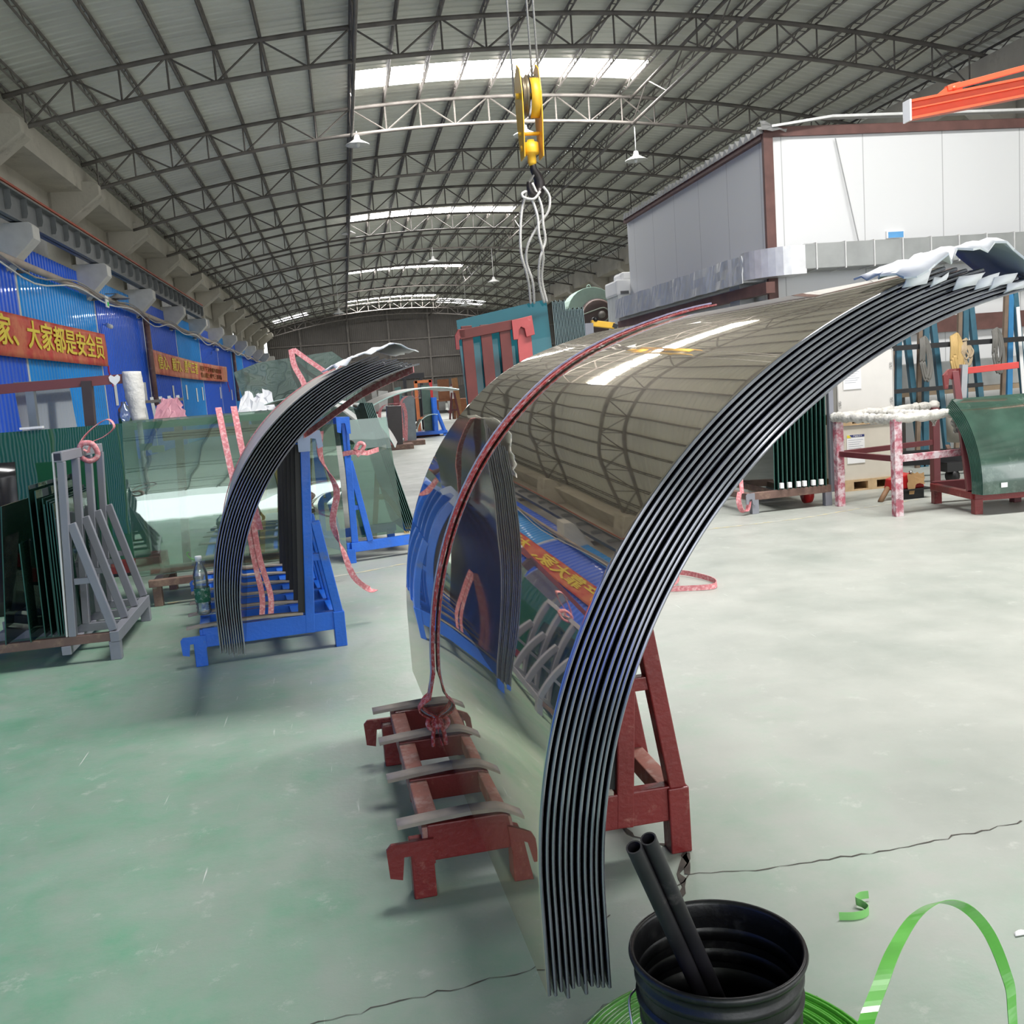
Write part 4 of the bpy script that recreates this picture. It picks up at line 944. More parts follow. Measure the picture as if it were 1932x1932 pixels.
SL = [[(2.03, 9.97, 3.36), (1.93, 10.0, 3.10), (1.90, 10.05, 2.72), (1.97, 10.2, 2.52), (2.02, 10.35, 2.38), (2.05, 10.5, 2.22)],
      [(2.05, 9.97, 3.36), (2.13, 9.98, 3.14), (2.14, 10.0, 2.95), (2.16, 10.05, 2.80), (2.10, 10.1, 2.62), (2.12, 10.3, 2.42), (2.20, 10.5, 2.22)],
      [(2.16, 9.97, 3.32), (2.22, 9.98, 3.22), (2.20, 10.0, 3.08), (2.10, 10.05, 2.96), (1.99, 10.1, 2.78), (1.98, 10.2, 2.62), (2.05, 10.3, 2.42), (2.09, 10.5, 2.22)],
      [(2.12, 9.95, 3.27), (2.05, 9.95, 3.20), (1.95, 9.95, 3.22), (1.94, 9.95, 3.26), (2.01, 9.97, 3.26), (2.08, 9.98, 3.05), (2.09, 10, 2.85), (2.14, 10.1, 2.66), (2.16, 10.35, 2.45), (2.23, 10.5, 2.22)]]
for k, P in enumerate(SL):
    tag(MB().tube(spline(P, 7), .0135, 8).build('wire_sling', ws), ['white wire sling bowed furthest left below the hook', 'white wire sling ending furthest down the middle below the hook', 'white wire sling looping out to the right just below the hook', 'white wire sling with a small loop left of the hook tip'][k], 'wire sling', 'wire slings below the hook')
# ---- green glass pack on a red rack behind the foreground stack
oxide = mat('oxide_red_paint', (.11, .018, .014), .5, var=.15)
pale_red = mat('pale_red_paint', (.42, .07, .07), .45, var=.1, dirt=(.5, .2, .2), dirt_amt=.35, dirt_scale=10)
rk = thing('glass_rack', 'red hooked rack with wide vertical bars in front of the green glass pack', 'glass rack', (1.24, 10.30, 0), R(-3))
LT = .12
for k, x in enumerate((.10, .30, .50, .70)):
    MB().bar((x + .0, 0, .12), (x - .02, .10, 2.02), .115 if k < 3 else .15, .05, (0, 1, 0)).build('upright', oxide if k < 3 else pale_red, rk, .004)
MB().bar((.0, .08, 1.93), (.72, .08, 2.02), .06, .10).build('top_beam', oxide, rk, .004)
MB().prism([(-.05, .05, 1.78), (-.05, .05, 1.93), (-.01, .05, 1.99), (.06, .05, 1.99), (.06, .05, 1.90), (.01, .05, 1.90), (-.01, .05, 1.87), (-.01, .05, 1.78)], (0, .05, 0)).build('hook_plate', red_p, rk, .004)
MB().prism([(.56, .02, 1.84), (.555, .02, 2.04), (.77, .02, 2.08), (.79, .02, 1.88), (.70, .02, 1.86), (.685, .02, 1.95), (.65, .02, 1.97), (.625, .02, 1.94), (.615, .02, 1.84)], (0, .05, 0)).build('hook_plate', mat('pale_red_paint', (.52, .09, .09), .45, var=.1, dirt=(.6, .3, .28), dirt_amt=.35, dirt_scale=10), rk, .004)
MB().box(.0, .85, -.05, .05, .08, .18).build('base_beam', red_p, rk); MB().box(.0, .85, .55, .65, .08, .18).build('base_beam', red_p, rk)
for x in (.02, .78): MB().box(x, x + .07, -.05, .65, 0, .08).build('foot', red_p, rk)
teal_e = mat('teal_glass_edge', (.16, .24, .25), .2, var=.2, scale=3)
front_g = glass('blue_green_pane', (.18, .40, .42), .01, .25, body=(.025, .16, .20), wav=.05, ior=1.3)
random.seed(17)
for k in range(22):
    far_ = k > 9
    tlt = .03 * math.sin(k)
    o = pane('glass_sheet', (1.33, 10.56, .16), (1, -.10, .16), (-.035, .07, 1), 1.0, 1.95, .008, front_g, teal_e) if k == 0 else None
    if o is None:
        x0, h = (2.30 + .0165 * k, 2.06) if not far_ else (2.30 + .0165 * k, 1.97)
        o = pane('glass_sheet', (x0, 10.44, .18), (.10, 1, 0), (-.015, .03, 1), .55 if far_ else .5, h - .02 * (k % 3) * .5, .006, dark_g, teal_e)
    tag(o, 'tall blue-green pane facing the camera, front of the pack behind the red hooked rack' if k == 0 else ('shorter glass sheet seen edge-on at the right of the tall green pack' if far_ else 'taller glass sheet seen edge-on in the middle of the green pack'), 'glass sheet', None if k == 0 else ('lower edge-on sheets of the hoisted pack' if far_ else 'higher edge-on sheets of the hoisted pack'))

# ================================================================== WHITE ROOM, DUCT
panel_m = bpy.data.materials.new('white_sandwich_panel'); panel_m.use_nodes = True
def _pm():
    nt = panel_m.node_tree; p = nt.nodes['Principled BSDF']; L = nt.links.new; tc = nd(nt, 'ShaderNodeTexCoord'); s = nd(nt, 'ShaderNodeSeparateXYZ'); L(tc.outputs['Object'], s.inputs[0])
    a = nd(nt, 'ShaderNodeMath', operation='ADD'); L(s.outputs[0], a.inputs[0]); L(s.outputs[1], a.inputs[1])
    b = nd(nt, 'ShaderNodeMath', operation='MODULO'); L(a.outputs[0], b.inputs[0]); b.inputs[1].default_value = 1.15
    c = nd(nt, 'ShaderNodeMath', operation='LESS_THAN'); L(b.outputs[0], c.inputs[0]); c.inputs[1].default_value = .014
    m = nd(nt, 'ShaderNodeMix', data_type='RGBA'); L(c.outputs[0], m.inputs[0]); m.inputs[6].default_value = (.75, .755, .75, 1); m.inputs[7].default_value = (.48, .48, .48, 1); L(m.outputs[2], p.inputs['Base Color'])
    p.inputs['Roughness'].default_value = .35
_pm()
RX, RY, RZ = 5.70, 12.5, 4.30
rm_ = MB().box(RX, 14.2, RY, 18.9, 0, RZ).build('wall_partition', panel_m); struct(rm_)
brown_st = mat('brown_steel', (.13, .06, .05), .55, var=.2)
t = thing('steel_frame', 'brown steel corner post and eaves beam of the white panel room', 'steel frame', (0, 0, 0))
MB().box(RX - .06, RX + .07, RY - .06, RY + .0, 0, RZ + .05).build('corner_post', brown_st, t)
MB().box(RX - .04, 14.2, RY - .05, RY, RZ, RZ + .12).build('front_beam', brown_st, t)
MB().box(RX - .07, RX, RY, 18.9, RZ - .02, RZ + .06).build('side_beam', brown_st, t)
MB().box(RX + .02, 14.2, RY - .09, RY - .05, 1.64, 1.86).build('low_rail', brown_st, t)
MB().box(RX - .30, RX - .18, 12.0, 18.9, 2.28, 2.42).build('duct_shelf', brown_st, t)
mb = MB(); random.seed(5)
for k in range(34):
    y = 12.45 + 6.4 * k / 34; mb.add([(RX - .09, y, RZ + .04), (RX - .09, y + .10, RZ + .13 + .03 * random.random()), (RX - .09, y + .19, RZ + .04), (RX + .5, y, RZ + .06), (RX + .5, y + .10, RZ + .15), (RX + .5, y + .19, RZ + .06)], [(0, 1, 4, 3), (1, 2, 5, 4), (0, 2, 1), (3, 4, 5)])
tag(mb.build('roof_sheet', mat('grey_roof_sheet', (.36, .36, .35), .5)), 'rippled sheet edge along the sloping top of the white panel room', 'roof sheet')
mb = MB(); mb.slab(lambda u, v: (RX + .02 + 8.4 * u, RY - .16 + .30 * v, RZ + .13 + .10 * min(1, u * 10) - .04 * (1 - v)), 20, 2, .03)
tag(mb.build('gutter', strip_m), 'long white gutter lying along the front top of the white panel room', 'gutter')
random.seed(6); mb = MB(); mb.grid(lambda u, v: (RX - .12 + .35 * u, RY - .16 + .06 * v, RZ + .05 + .16 * v * (1 - u) + random.uniform(-.02, .02)), 5, 4, False)
tag(mb.build('crumpled_flashing', mat('galvanised', (.5, .5, .5), .3, metal=.8)), 'crumpled metal flashing on the corner of the white panel room', 'flashing')
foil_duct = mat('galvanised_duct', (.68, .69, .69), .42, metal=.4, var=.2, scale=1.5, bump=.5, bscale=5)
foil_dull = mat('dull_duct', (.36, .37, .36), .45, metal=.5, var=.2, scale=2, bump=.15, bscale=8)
d = thing('air_duct', 'galvanised air duct wrapping around the corner of the white panel room', 'duct', (0, 0, 0))
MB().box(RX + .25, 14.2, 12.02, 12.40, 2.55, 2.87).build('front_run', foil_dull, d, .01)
mb = MB(); mb.smooth = True
N = 10; vs = []
for k in range(N + 1):
    a = R(180 + 90 * k / N)
    for r in (.62, .24):
        for z in (2.50, 2.86): vs.append((RX + .27 + r * cos(a), 12.64 + r * sin(a), z))
fs = []
for k in range(N): b_ = 4 * k; fs += [(b_, b_ + 4, b_ + 5, b_ + 1), (b_ + 2, b_ + 3, b_ + 7, b_ + 6), (b_ + 1, b_ + 5, b_ + 7, b_ + 3), (b_, b_ + 2, b_ + 6, b_ + 4)]
mb.add(vs, fs, False); mb.build('elbow', mat('bright_duct', (.70, .70, .70), .32, metal=.5, bump=.2, bscale=6), d)
random.seed(14); mb = MB()
mb.slab(lambda u, v: (5.34 + .02 * sin(40 * u) + random.uniform(-.012, .012), 18.8 - 6.2 * u, 2.47 + .36 * v), 90, 3, .01, False)
mb.box(5.35, 5.66, 12.62, 18.8, 2.48, 2.82); mb.build('side_run', foil_duct, d)
for k in range(13): MB().box(6.1 + .40 * k, 6.115 + .40 * k, 12.005, 12.42, 2.54, 2.88).build('duct_flange', strip_m, d)
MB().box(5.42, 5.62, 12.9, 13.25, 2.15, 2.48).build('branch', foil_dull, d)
t = thing('wall_box', 'small blue control box on the white wall just above the duct', 'control box', (7.48, 12.46, 2.98))
MB().box(-.13, .13, 0, .035, -.05, .05).build('housing', paper, t, .004); MB().box(-.11, .11, -.004, 0, -.042, .035).build('blue_face', mat('light_blue', (.12, .38, .72), .4), t)
tag(MB().tube([(6.65, 12.46, 4.25), (6.80, 12.44, 3.5), (6.93, 12.44, 2.9)], .008, 5).build('cable', mat('thin_grey_cable', (.35, .35, .35), .6)), 'thin grey cable hanging down the white panel wall', 'cable')
t = thing('cooler_unit', 'white evaporative cooler beside the far end of the white panel room', 'air cooler', (5.46, 19.0, 2.25))
MB().box(0, .75, 0, .8, 0, .72).build('louvre_body', mat('pale_louvre', (.62, .64, .62), .5), t, .01)
MB().box(-.03, .80, -.03, .83, .68, .98).build('upper_shell', paper, t, .04)
MB().box(.12, .66, .12, .7, .96, 1.14).build('fan_hood', paper, t, .06)
for k in range(3): MB().box(.05 + .22 * k, .22 + .22 * k, -.035, -.01, .70, .76).build('vent_slot', mat('slot_dark', (.12, .12, .12), .6), t)
MB().box(.1, .65, .1, .7, -2.25, 0).build('stand', strip_m, t)
# centrifugal blower
t = thing('blower', 'pale green centrifugal blower with round belt guard, far right behind the glass pack', 'blower', (6.28, 24.2, 0))
gp = mat('pale_green_machine', (.30, .42, .35), .5, var=.08, dirt=(.25, .3, .26), dirt_amt=.3)
pts = [(-.55, 0, 2.0), (.50, 0, 2.0), (.50, 0, 3.40)] + [(.0 + .62 * cos(R(a)), 0, 3.02 + .58 * sin(R(a))) for a in range(40, 181, 14)]
MB().prism(pts, (0, .75, 0)).build('housing', gp, t, .01)
mb = MB(); mb.lathe([(0, .05), (.40, .05), (.43, .03), (.45, -.0), (.45, -.03)], 36); o = mb.build('inlet', mat('dark_brown_inlet', (.07, .045, .04), .6), t); o.matrix_basis = Matrix.Translation((.12, -.02, 2.86)) @ Matrix.Rotation(R(90), 4, 'X')
mb = MB(); mb.tube([(.12 + .40 * cos(R(a)), -.10, 2.86 + .40 * sin(R(a))) for a in range(0, 181, 12)], .022, 8); mb.build('guard_ring', mat('ring_brown', (.28, .2, .18), .5), t)
mb = MB(); mb.tube([(-.45, -.14, 2.88), (.18, -.14, 3.06)] + [(.22 + .17 * cos(R(a)), -.14, 2.90 + .17 * sin(R(a))) for a in range(75, -91, -20)] + [(.1, -.14, 2.72), (-.45, -.14, 2.50)], .016, 6); mb.build('belt_guard', mat('guard_green', (.22, .25, .20), .5), t)
MB().tube([(.20, -.16, 2.90), (.20, .02, 2.90)], .09, 16).build('pulley', truss_m, t)
MB().tube([(.02 + .05 * cos(R(a)), .3, 3.62 + .06 * sin(R(a))) for a in range(0, 361, 30)], .012, 6).build('lifting_eye', gp, t)
MB().box(-.6, .7, 0, .8, 0, 2.0).build('machine_stand', mat('dark_machine_stand', (.08, .09, .08), .6), t)
t = thing('lift_arm', 'yellow machine arm with dark joints peeking over the foreground stack', 'machine arm', (3.60, 14, 0.02))
MB().bar((.0, 0, 2.14), (.34, .0, 2.08), .09, .09).build('arm', yel, t, .01); MB().box(-.10, .02, -.05, .05, 0, 2.14).build('mast', grey_p, t)
MB().tube([(.06, -.06, 2.19), (.06, .06, 2.19)], .035, 10).build('joint', black_rub, t); MB().bar((.31, 0, 2.09), (.38, 0, 2.06), .1, .06).build('end_cap', black_rub, t)
# orange jib crane arm
org = mat('orange_jib_paint', (.72, .11, .04), .42, var=.06)
t = thing('jib_crane', 'orange jib crane arm reaching in from the upper right', 'jib crane', (0, 8, 0))
MB().bar((4.94, 0, 3.435), (7.6, 0, 3.83), .10, .012).bar((4.94, 0, 3.50), (7.6, 0, 3.90), .11, .02).bar((4.94, 0, 3.36), (7.6, 0, 3.75), .11, .02).bar((4.94, 0, 3.43), (7.6, 0, 3.825), .012, .14).build('boom', org, t)
MB().box(4.925, 4.94, -.055, .055, 3.34, 3.515).build('end_plate', paper, t)
MB().bar((5.30, 0, 3.60), (7.6, 0, 4.08), .05, .045).build('tie_rod', org, t, .003)
MB().prism([(5.18, -.015, 3.535), (5.45, -.015, 3.58), (5.42, -.015, 3.655), (5.33, -.015, 3.635)], (0, .03, 0)).build('lug', org, t)
MB().tube([(5.36, -.03, 3.60), (5.36, .03, 3.60)], .02, 10).build('pin', org, t)
MB().tube([(7.6, 0, 0), (7.6, 0, 4.2)], .12, 16).build('mast', org, t)

# ================================================================== RIGHT SIDE ON THE FLOOR
# crates on pallets
ply = mat('white_laminated_crate', (.70, .68, .64), .5, var=.03); ply2 = mat('cream_crate', (.64, .59, .50), .5, var=.04)
pine = mat('pine_pallet', (.52, .37, .21), .7, var=.2, scale=9); alu = mat('crate_edge', (.45, .44, .42), .4, metal=.4)
navy = mat('navy_print', (.03, .04, .16), .5); ylw = mat('yellow_print', (.75, .62, .05), .5); inkg = mat('grey_print', (.42, .44, .50), .6)
def crate(label, x, y, z, wd, dp, h, m, sheet=True, rz=0):
    t = thing('shipping_crate', label, 'crate', (x, y, z), rz)
    MB().box(0, wd, 0, dp, 0, h).build('body', m, t, .003)
    for a, b in ((0, .012), (wd - .012, wd)): MB().box(a, b, -.004, .01, 0, h).build('edge_strip', alu, t)
    MB().box(0, wd, -.004, .01, h - .012, h).build('edge_strip', alu, t)
    for cx in (.015, wd - .045):
        for cz in (.2, .75):
            MB().tube([(cx + .012 * cos(R(a)) + .012, -.008, h * cz + .014 * sin(R(a)) + dz) for dz in (0,) for a in range(0, 361, 45)], .003, 5).tube([(cx + .012 * cos(R(a)) + .012, -.008, h * cz - .028 + .014 * sin(R(a))) for a in range(0, 361, 45)], .003, 5).build('clip', alu, t)
    if sheet:
        s = MB().box(.07, .27, -.008, -.004, h - .40, h - .10).build('notice_sheet', paper, t)
        q = MB().prism([(.10, -.009, h - .10), (.268, -.009, h - .10), (.268, -.009, h - .125), (.125, -.009, h - .125)], (0, -.001, 0)); q.build('navy_header', navy, s)
        MB().prism([(.072, -.009, h - .10), (.095, -.009, h - .10), (.12, -.009, h - .13), (.072, -.009, h - .13)], (0, -.001, 0)).build('yellow_corner', ylw, s)
        q = MB()
        for r_ in range(9): q.box(.085, .25 - .02 * (r_ % 3), -.0095, -.0085, h - .155 - .022 * r_, h - .151 - .022 * r_)
        q.build('printed_lines', inkg, s)
        text_mesh('产品标识卡', .020, 'heading', paper, s, Matrix.Translation((.14, -.0105, h - .121)) @ Matrix.Rotation(R(90), 4, 'X'), ext=.0003)
    return t
def pallet(label, x, y, z, wd, dp):
    t = thing('pallet', label, 'pallet', (x, y, z))
    for a in (0, wd / 2 - .05, wd - .10): MB().box(a, a + .10, 0, dp, .015, .095).build('block_row', pine, t)
    MB().box(0, wd, 0, dp, .095, .115).build('deck', pine, t); MB().box(0, wd, 0, dp, 0, .015).build('base_board', pine, t)
    return t
pallet('pine pallet on the floor under the lower white crate', 5.08, 9.53, 0, .62, .7)
crate('lower white crate with a notice sheet, partly behind the table frame', 5.05, 9.55, .115, .64, .7, .575, ply2)
pallet('pine pallet between the two white crates', 5.08, 9.53, .69, .62, .7)
crate('upper white crate with a notice sheet, above the table frame', 5.03, 9.55, .805, .64, .7, .66, ply)
crate('lower weathered grey crate left of the white crates, behind the green glass pack', 4.35, 9.85, .06, .68, .6, .66, mat('weathered_crate', (.38, .37, .33), .6, dirt=(.2, .2, .18), dirt_amt=.35, dirt_scale=12), False)
crate('upper weathered grey crate left of the white crates, behind the green glass pack', 4.35, 9.85, .80, .68, .6, .60, MATS['weathered_crate'], False)
tag(MB().box(4.37, 5.0, 9.85, 10.4, .72, .80).build('pallet', pine), 'pallet between the two weathered grey crates', 'pallet')
tag(MB().box(4.37, 5.0, 9.85, 10.4, 0, .06).build('pallet', pine), 'pallet under the lower weathered grey crate', 'pallet')
# work table frame wrapped in pale film
tm = mat('paint_stained_frame', (.45, .12, .16), .6, var=.3, scale=8, dirt=(.72, .60, .62), dirt_amt=.50, dirt_scale=11)
wrap = mat('pale_crumpled_wrap', (.60, .58, .53), .65, var=.15, scale=10, bump=.8, bscale=22, dirt=(.33, .31, .27), dirt_amt=.40, dirt_scale=14)
t = thing('work_table', 'paint-stained steel table frame with its top rails wrapped in pale crumpled film', 'table', (4.63, 7.78, 0))
for x, y, m in ((0, 0, tm), (-.08, .86, tm), (1.22, .12, maroon), (1.10, 1.15, maroon)): MB().box(x - .036, x + .036, y - .036, y + .036, 0, .84).build('leg', m, t, .003)
MB().bar((0, 0, .50), (1.22, .12, .50), .04, .06).build('stretcher', tm, t, .003); MB().bar((-.08, .86, .50), (0, 0, .50), .04, .05).build('stretcher', maroon, t, .003)
MB().bar((-.08, .86, .50), (1.10, 1.15, .50), .04, .05).build('stretcher', maroon, t, .003)
random.seed(19)
for k, (a, b) in enumerate((((-.02, 0, .845), (1.3, .12, .86)), ((-.10, .9, .845), (0, 0, .845)), ((-.10, .9, .845), (1.15, 1.2, .86)), ((.30, .02, .85), (.30, .96, .85)))):
    n = 40; A, B = Vector(a), Vector(b)
    MB().tube([A.lerp(B, j / n) + Vector((0, random.uniform(-.006, .006), random.uniform(-.006, .006))) for j in range(n + 1)], [.042 + random.uniform(-.008, .010) for j in range(n + 1)], 9).build('wrapped_rail', wrap, t)
for x, w_, h_ in ((.62, .12, .16), (.88, .10, .12), (.40, .05, .08)):
    mb = MB(); mb.grid(lambda u, v: (x + w_ * (u - .5) * (1 - .5 * v) + random.uniform(-.012, .012), .07 + random.uniform(-.02, .02), .83 - h_ * v), 6, 6, False); mb.build('hanging_film', wrap, t)
# red manual jack with tan cloth
t = thing('machine_jack', 'small red machine with tan cloth on a black board under the table frame', 'machine', (5.30, 8.72, 0))
redm = mat('bright_red_machine', (.50, .02, .02), .35)
MB().box(-.16, .18, -.12, .12, .085, .10).build('board', black_rub, t); MB().box(-.10, .12, -.08, .08, 0, .085).build('foot', black_rub, t)
MB().prism([(-.22, -.08, .10), (.13, -.08, .10), (.10, -.08, .22), (-.02, -.08, .25), (-.20, -.08, .20)], (0, .14, 0)).build('body', redm, t, .01)
MB().tube([(-.22, -.02, .12), (-.34, -.08, .0)], .025, 10).build('pushing_handle', mat('brown_leather', (.22, .12, .06), .6), t)
for x in (-.10, .04): MB().tube([(x, -.05, .14), (x - .06, -.09, .26)], .008, 6).tube([(x - .06, -.09, .258), (x - .065, -.092, .272)], .018, 8).build('lever', mat('chrome', (.7, .7, .7), .2, metal=1), t)
random.seed(3); mb = MB(); mb.grid(lambda u, v: (-.06 + .17 * u + random.uniform(-.01, .01), -.10 - .01 * v, .25 - .20 * v * (1 if u < .3 else .55) + random.uniform(-.01, .01)), 7, 6, False); mb.build('tan_cloth', mat('tan_cloth', (.45, .27, .12), .8), t)
# black trolley with wheel
t = thing('trolley', 'low black steel trolley with a castor behind the table frame', 'trolley', (5.95, 9.6, 0))
MB().bar((-.35, .2, .26), (1.3, -.45, .24), .06, .12).build('side_beam', black_rub, t); MB().bar((-.1, .6, .26), (1.6, .2, .24), .06, .10).build('side_beam', black_rub, t)
for k in range(3): MB().bar((-.1 + .5 * k, .15 - .12 * k, .33), (.15 + .5 * k, .55 - .1 * k, .33), .04, .03).build('cross_bar', rust_p, t)
MB().tube([(.28, -.16, .07), (.34, -.14, .07)], .07, 18).build('castor', black_rub, t); MB().tube([(1.1, .3, .07), (1.16, .3, .07)], .07, 18).build('castor', black_rub, t)
MB().box(.22, .40, -.2, -.06, .12, .22).build('castor_fork', black_rub, t)
# green glass pack on grey hooked rack
t = thing('glass_rack', 'grey hooked steel rack under the dark green upright glass pack', 'glass rack', (3.68, 8.70, 0), R(4))
MB().box(.0, .83, -.03, .03, .13, .20).build('front_beam', rust_p, t, .003); MB().box(.0, .83, 1.0, 1.06, .13, .20).build('rear_beam', rust_p, t, .003)
for x in (.03, .40, .78): MB().box(x - .03, x + .03, 0, 1.05, .125, .185).build('side_beam', rust_p, t, .003)
for x, y in ((.03, 0), (.80, 0), (.03, 1.03), (.80, 1.03)): MB().box(x - .035, x + .035, y - .03, y + .03, 0, .14).build('leg', grey_p, t, .003)
MB().prism([(.02, -.042, .20), (-.055, -.042, .20), (-.07, -.042, .18), (-.07, -.042, .10), (-.045, -.042, .10), (-.035, -.042, .145), (-.01, -.042, .145), (.0, -.042, .09), (.02, -.042, .09)], (0, .012, 0)).build('hook', grey_p, t)
MB().bar((.86, .0, .13), (.86, .0, 1.55), .05, .05).build('upright', grey_p, t, .003); MB().bar((.86, 1.0, .13), (.86, 1.0, 1.55), .05, .05).build('upright', grey_p, t, .003)
tag(MB().tube([(4.36, 9.0, .10), (4.42, 9.0, .10)], .095, 20).build('red_wheel', redm), 'red wheel under the grey hooked rack', 'wheel')
rg = glass('rack_green_glass', (.50, .68, .60), .05, .7, body=(.02, .07, .05), wav=.03)
for k in range(38):
    f = k / 37
    o = pane('glass_sheet', (3.93 + .54 * f, 8.73 + .03 * math.sin(k * 2.1), .20), (0.05, 1, 0), (.015, 0, 1), .95, 1.36 - .02 * (k % 4), .006, rg if k else clear_g, green_edge)
    tag(o, 'leftmost clear green sheet of the upright pack on the grey hooked rack' if k == 0 else 'dark green glass sheet standing edge-on in the pack on the grey hooked rack', 'glass sheet', None if k == 0 else 'upright sheets on the grey hooked rack')
for k, x in enumerate((3.98, 4.06, 4.15, 4.21, 4.30, 4.38)): tag(MB().box(x - .018, x + .018, 8.66, 8.69, .22, .27).build('paper_pad', paper), 'white pad between the sheet feet of the dark green upright pack', 'pad', 'white pads at the foot of the green pack')
t = thing('lifting_sling', 'pink sling around the left end of the grey hooked rack', 'lifting sling')
mb = MB(); ribbon(mb, spline([(3.58, 8.72, .22), (3.54, 8.66, .14), (3.56, 8.64, .05), (3.62, 8.66, .04), (3.65, 8.68, .12)], 5), (.5, -.5, .2), .05, .005); ribbon(mb, [(3.60, 8.72, .2), (3.66, 8.9, .75)], (1, 0, 0), .04, .005); mb.build('webbing', pink, t)
# red rack with bent dark green glass at the right edge
t = thing('glass_rack', 'red steel rack carrying the bent dark green glass at the right edge', 'glass rack', (5.16, 7.5, 0), R(-8))
MB().bar((0, 0, .16), (1.4, -.0, .16), .06, .09).build('front_beam', red_p, t, .003); MB().bar((0, .75, .16), (1.4, .75, .16), .06, .09).build('rear_beam', maroon, t, .003)
for x, y in ((.03, 0), (1.3, 0), (.03, .75), (1.3, .75)): MB().box(x - .035, x + .035, y - .035, y + .035, 0, .13).build('leg', red_p, t, .003)
MB().box(-.03, .03, 0, .75, .13, .19).build('side_beam', red_p, t, .003)
MB().bar((.0, .05, .19), (.06, .42, 1.2), .055, .055).build('upright', maroon, t, .003); MB().bar((.86, .42, .19), (.86, .42, 1.2), .055, .055).build('upright', maroon, t, .003)
MB().bar((.06, .42, 1.20), (.62, .42, 1.22), .04, .055).build('top_beam', mat('fresh_red_paint', (.60, .05, .04), .4), t, .003)
MB().prism([(-.04, .40, 1.06), (-.05, .40, 1.18), (.0, .40, 1.23), (.10, .40, 1.23), (.10, .40, 1.0), (.05, .40, 1.0), (.05, .40, 1.13), (.0, .40, 1.15), (-.01, .40, 1.06)], (0, .03, 0)).build('hook_plate', red_p, t)
MB().bar((.11, .40, .95), (.13, .40, 1.26), .05, .06).build('film_wrapped_post', mat('grey_film', (.35, .35, .36), .3, metal=.3), t)
MATS['dark_bent'] = mat('dark_bent_green', (.035, .075, .055), .10, var=.5, scale=2.5, coat=.6, spec=.8, dirt=(.20, .28, .23), dirt_amt=.42, dirt_scale=1.6)
for k in range(8):
    o = curved_sheet('curved_glass_sheet', 1.15, 0, 0, .82 + .0 - .013 * k, 116, 184, .007, MATS['dark_bent'], green_edge, na=26, round_edge=False)
    o.matrix_basis = Matrix.Translation((5.20 - .006 * k, 8.17, .235)) @ Matrix.Rotation(R(-4), 4, 'Z') @ Matrix(((0, 1, 0, 0), (1, 0, 0, 0), (0, 0, 1, 0), (0, 0, 0, 1)))
    tag(o, 'foremost bent dark green glass sheet on the red rack at the right edge' if k == 0 else 'bent dark green glass sheet nested behind the foremost one at the right edge', 'glass sheet', 'bent dark green sheets at the right edge')
tag(MB().box(-.03, .03, -.004, 0, -.02, .02).build('paper_label', paper, None, .004, (5.33, 7.335, .25)), 'white label at the lower left of the bent dark green glass', 'label')
# row of blue A-frames with hoses
teal_p = mat('teal_frame_paint', (.035, .12, .17), .5, var=.2, dirt=(.12, .14, .13), dirt_amt=.35); brt_b = mat('brighter_blue_paint', (.03, .20, .42), .45); brown_w = mat('brown_timber_post', (.19, .14, .10), .75, var=.2)
where = ['leftmost of the row, peeking out left of the upper white crate', 'second from the left in the row of hose stands', 'third from the left in the row of hose stands', 'fourth from the left in the row of hose stands', 'fifth from the left in the row of hose stands', 'rightmost and brighter blue, with a white measuring stick']
for k, x in enumerate((5.62, 6.18, 6.62, 6.98, 7.50, 8.10)):
    H = 2.2; m = brt_b if k == 5 else teal_p; xb = x if k != 0 else 5.75
    t = thing('a_frame_stand', 'tall teal A-frame stand, ' + where[k], 'stand', (xb, 11.0, 0))
    MB().bar((-.06, .0, 0), (.0, 0, H), .07, .06, (0, 1, 0)).build('leg', m, t, .003); MB().bar((.26, 0, 0), (.03, 0, H), .07, .06, (0, 1, 0)).build('leg', teal_p, t, .003)
    MB().bar((-.20, -.06, 0), (-.065 if k == 5 else -.08, -.02, H - .05), .05, .04, (0, 1, 0)).build('brown_batten', brown_w, t)
    MB().bar((-.05, 0, .75), (.19, 0, .75), .05, .05).build('cross_bar', teal_p, t)
    if k == 5: MB().bar((.17, -.05, .3), (.06, -.05, 1.85), .045, .01, (0, 1, 0)).build('white_stick', paper, t)
tag(MB().bar((5.6, 10.85, 1.46), (8.5, 10.85, 1.46), .05, .06).build('hose_rail', black_rub), 'dark horizontal rail joining the teal A-frame stands', 'rail')
tag(MB().bar((5.7, 10.85, .95), (7.6, 10.85, .95), .05, .05).build('hose_rail', black_rub), 'lower dark rail joining the teal A-frame stands', 'rail')
random.seed(41)
hoses = [(5.98, 'grey', 1.46, 'first grey hose coil right of the upper white crate'), (6.15, 'grey', 1.46, 'second grey hose coil right of the upper white crate'), (6.80, 'grey', 1.50, 'grey hose coil at the middle of the dark rail'), (7.20, 'yellow', 1.50, 'thick tan hose coil hanging in the middle of the dark rail'), (7.34, 'brown', 1.44, 'short tan hose loop right of the thick tan coil'), (7.75, 'grey', 1.54, 'large grey hose coil left of the bright blue stand')]
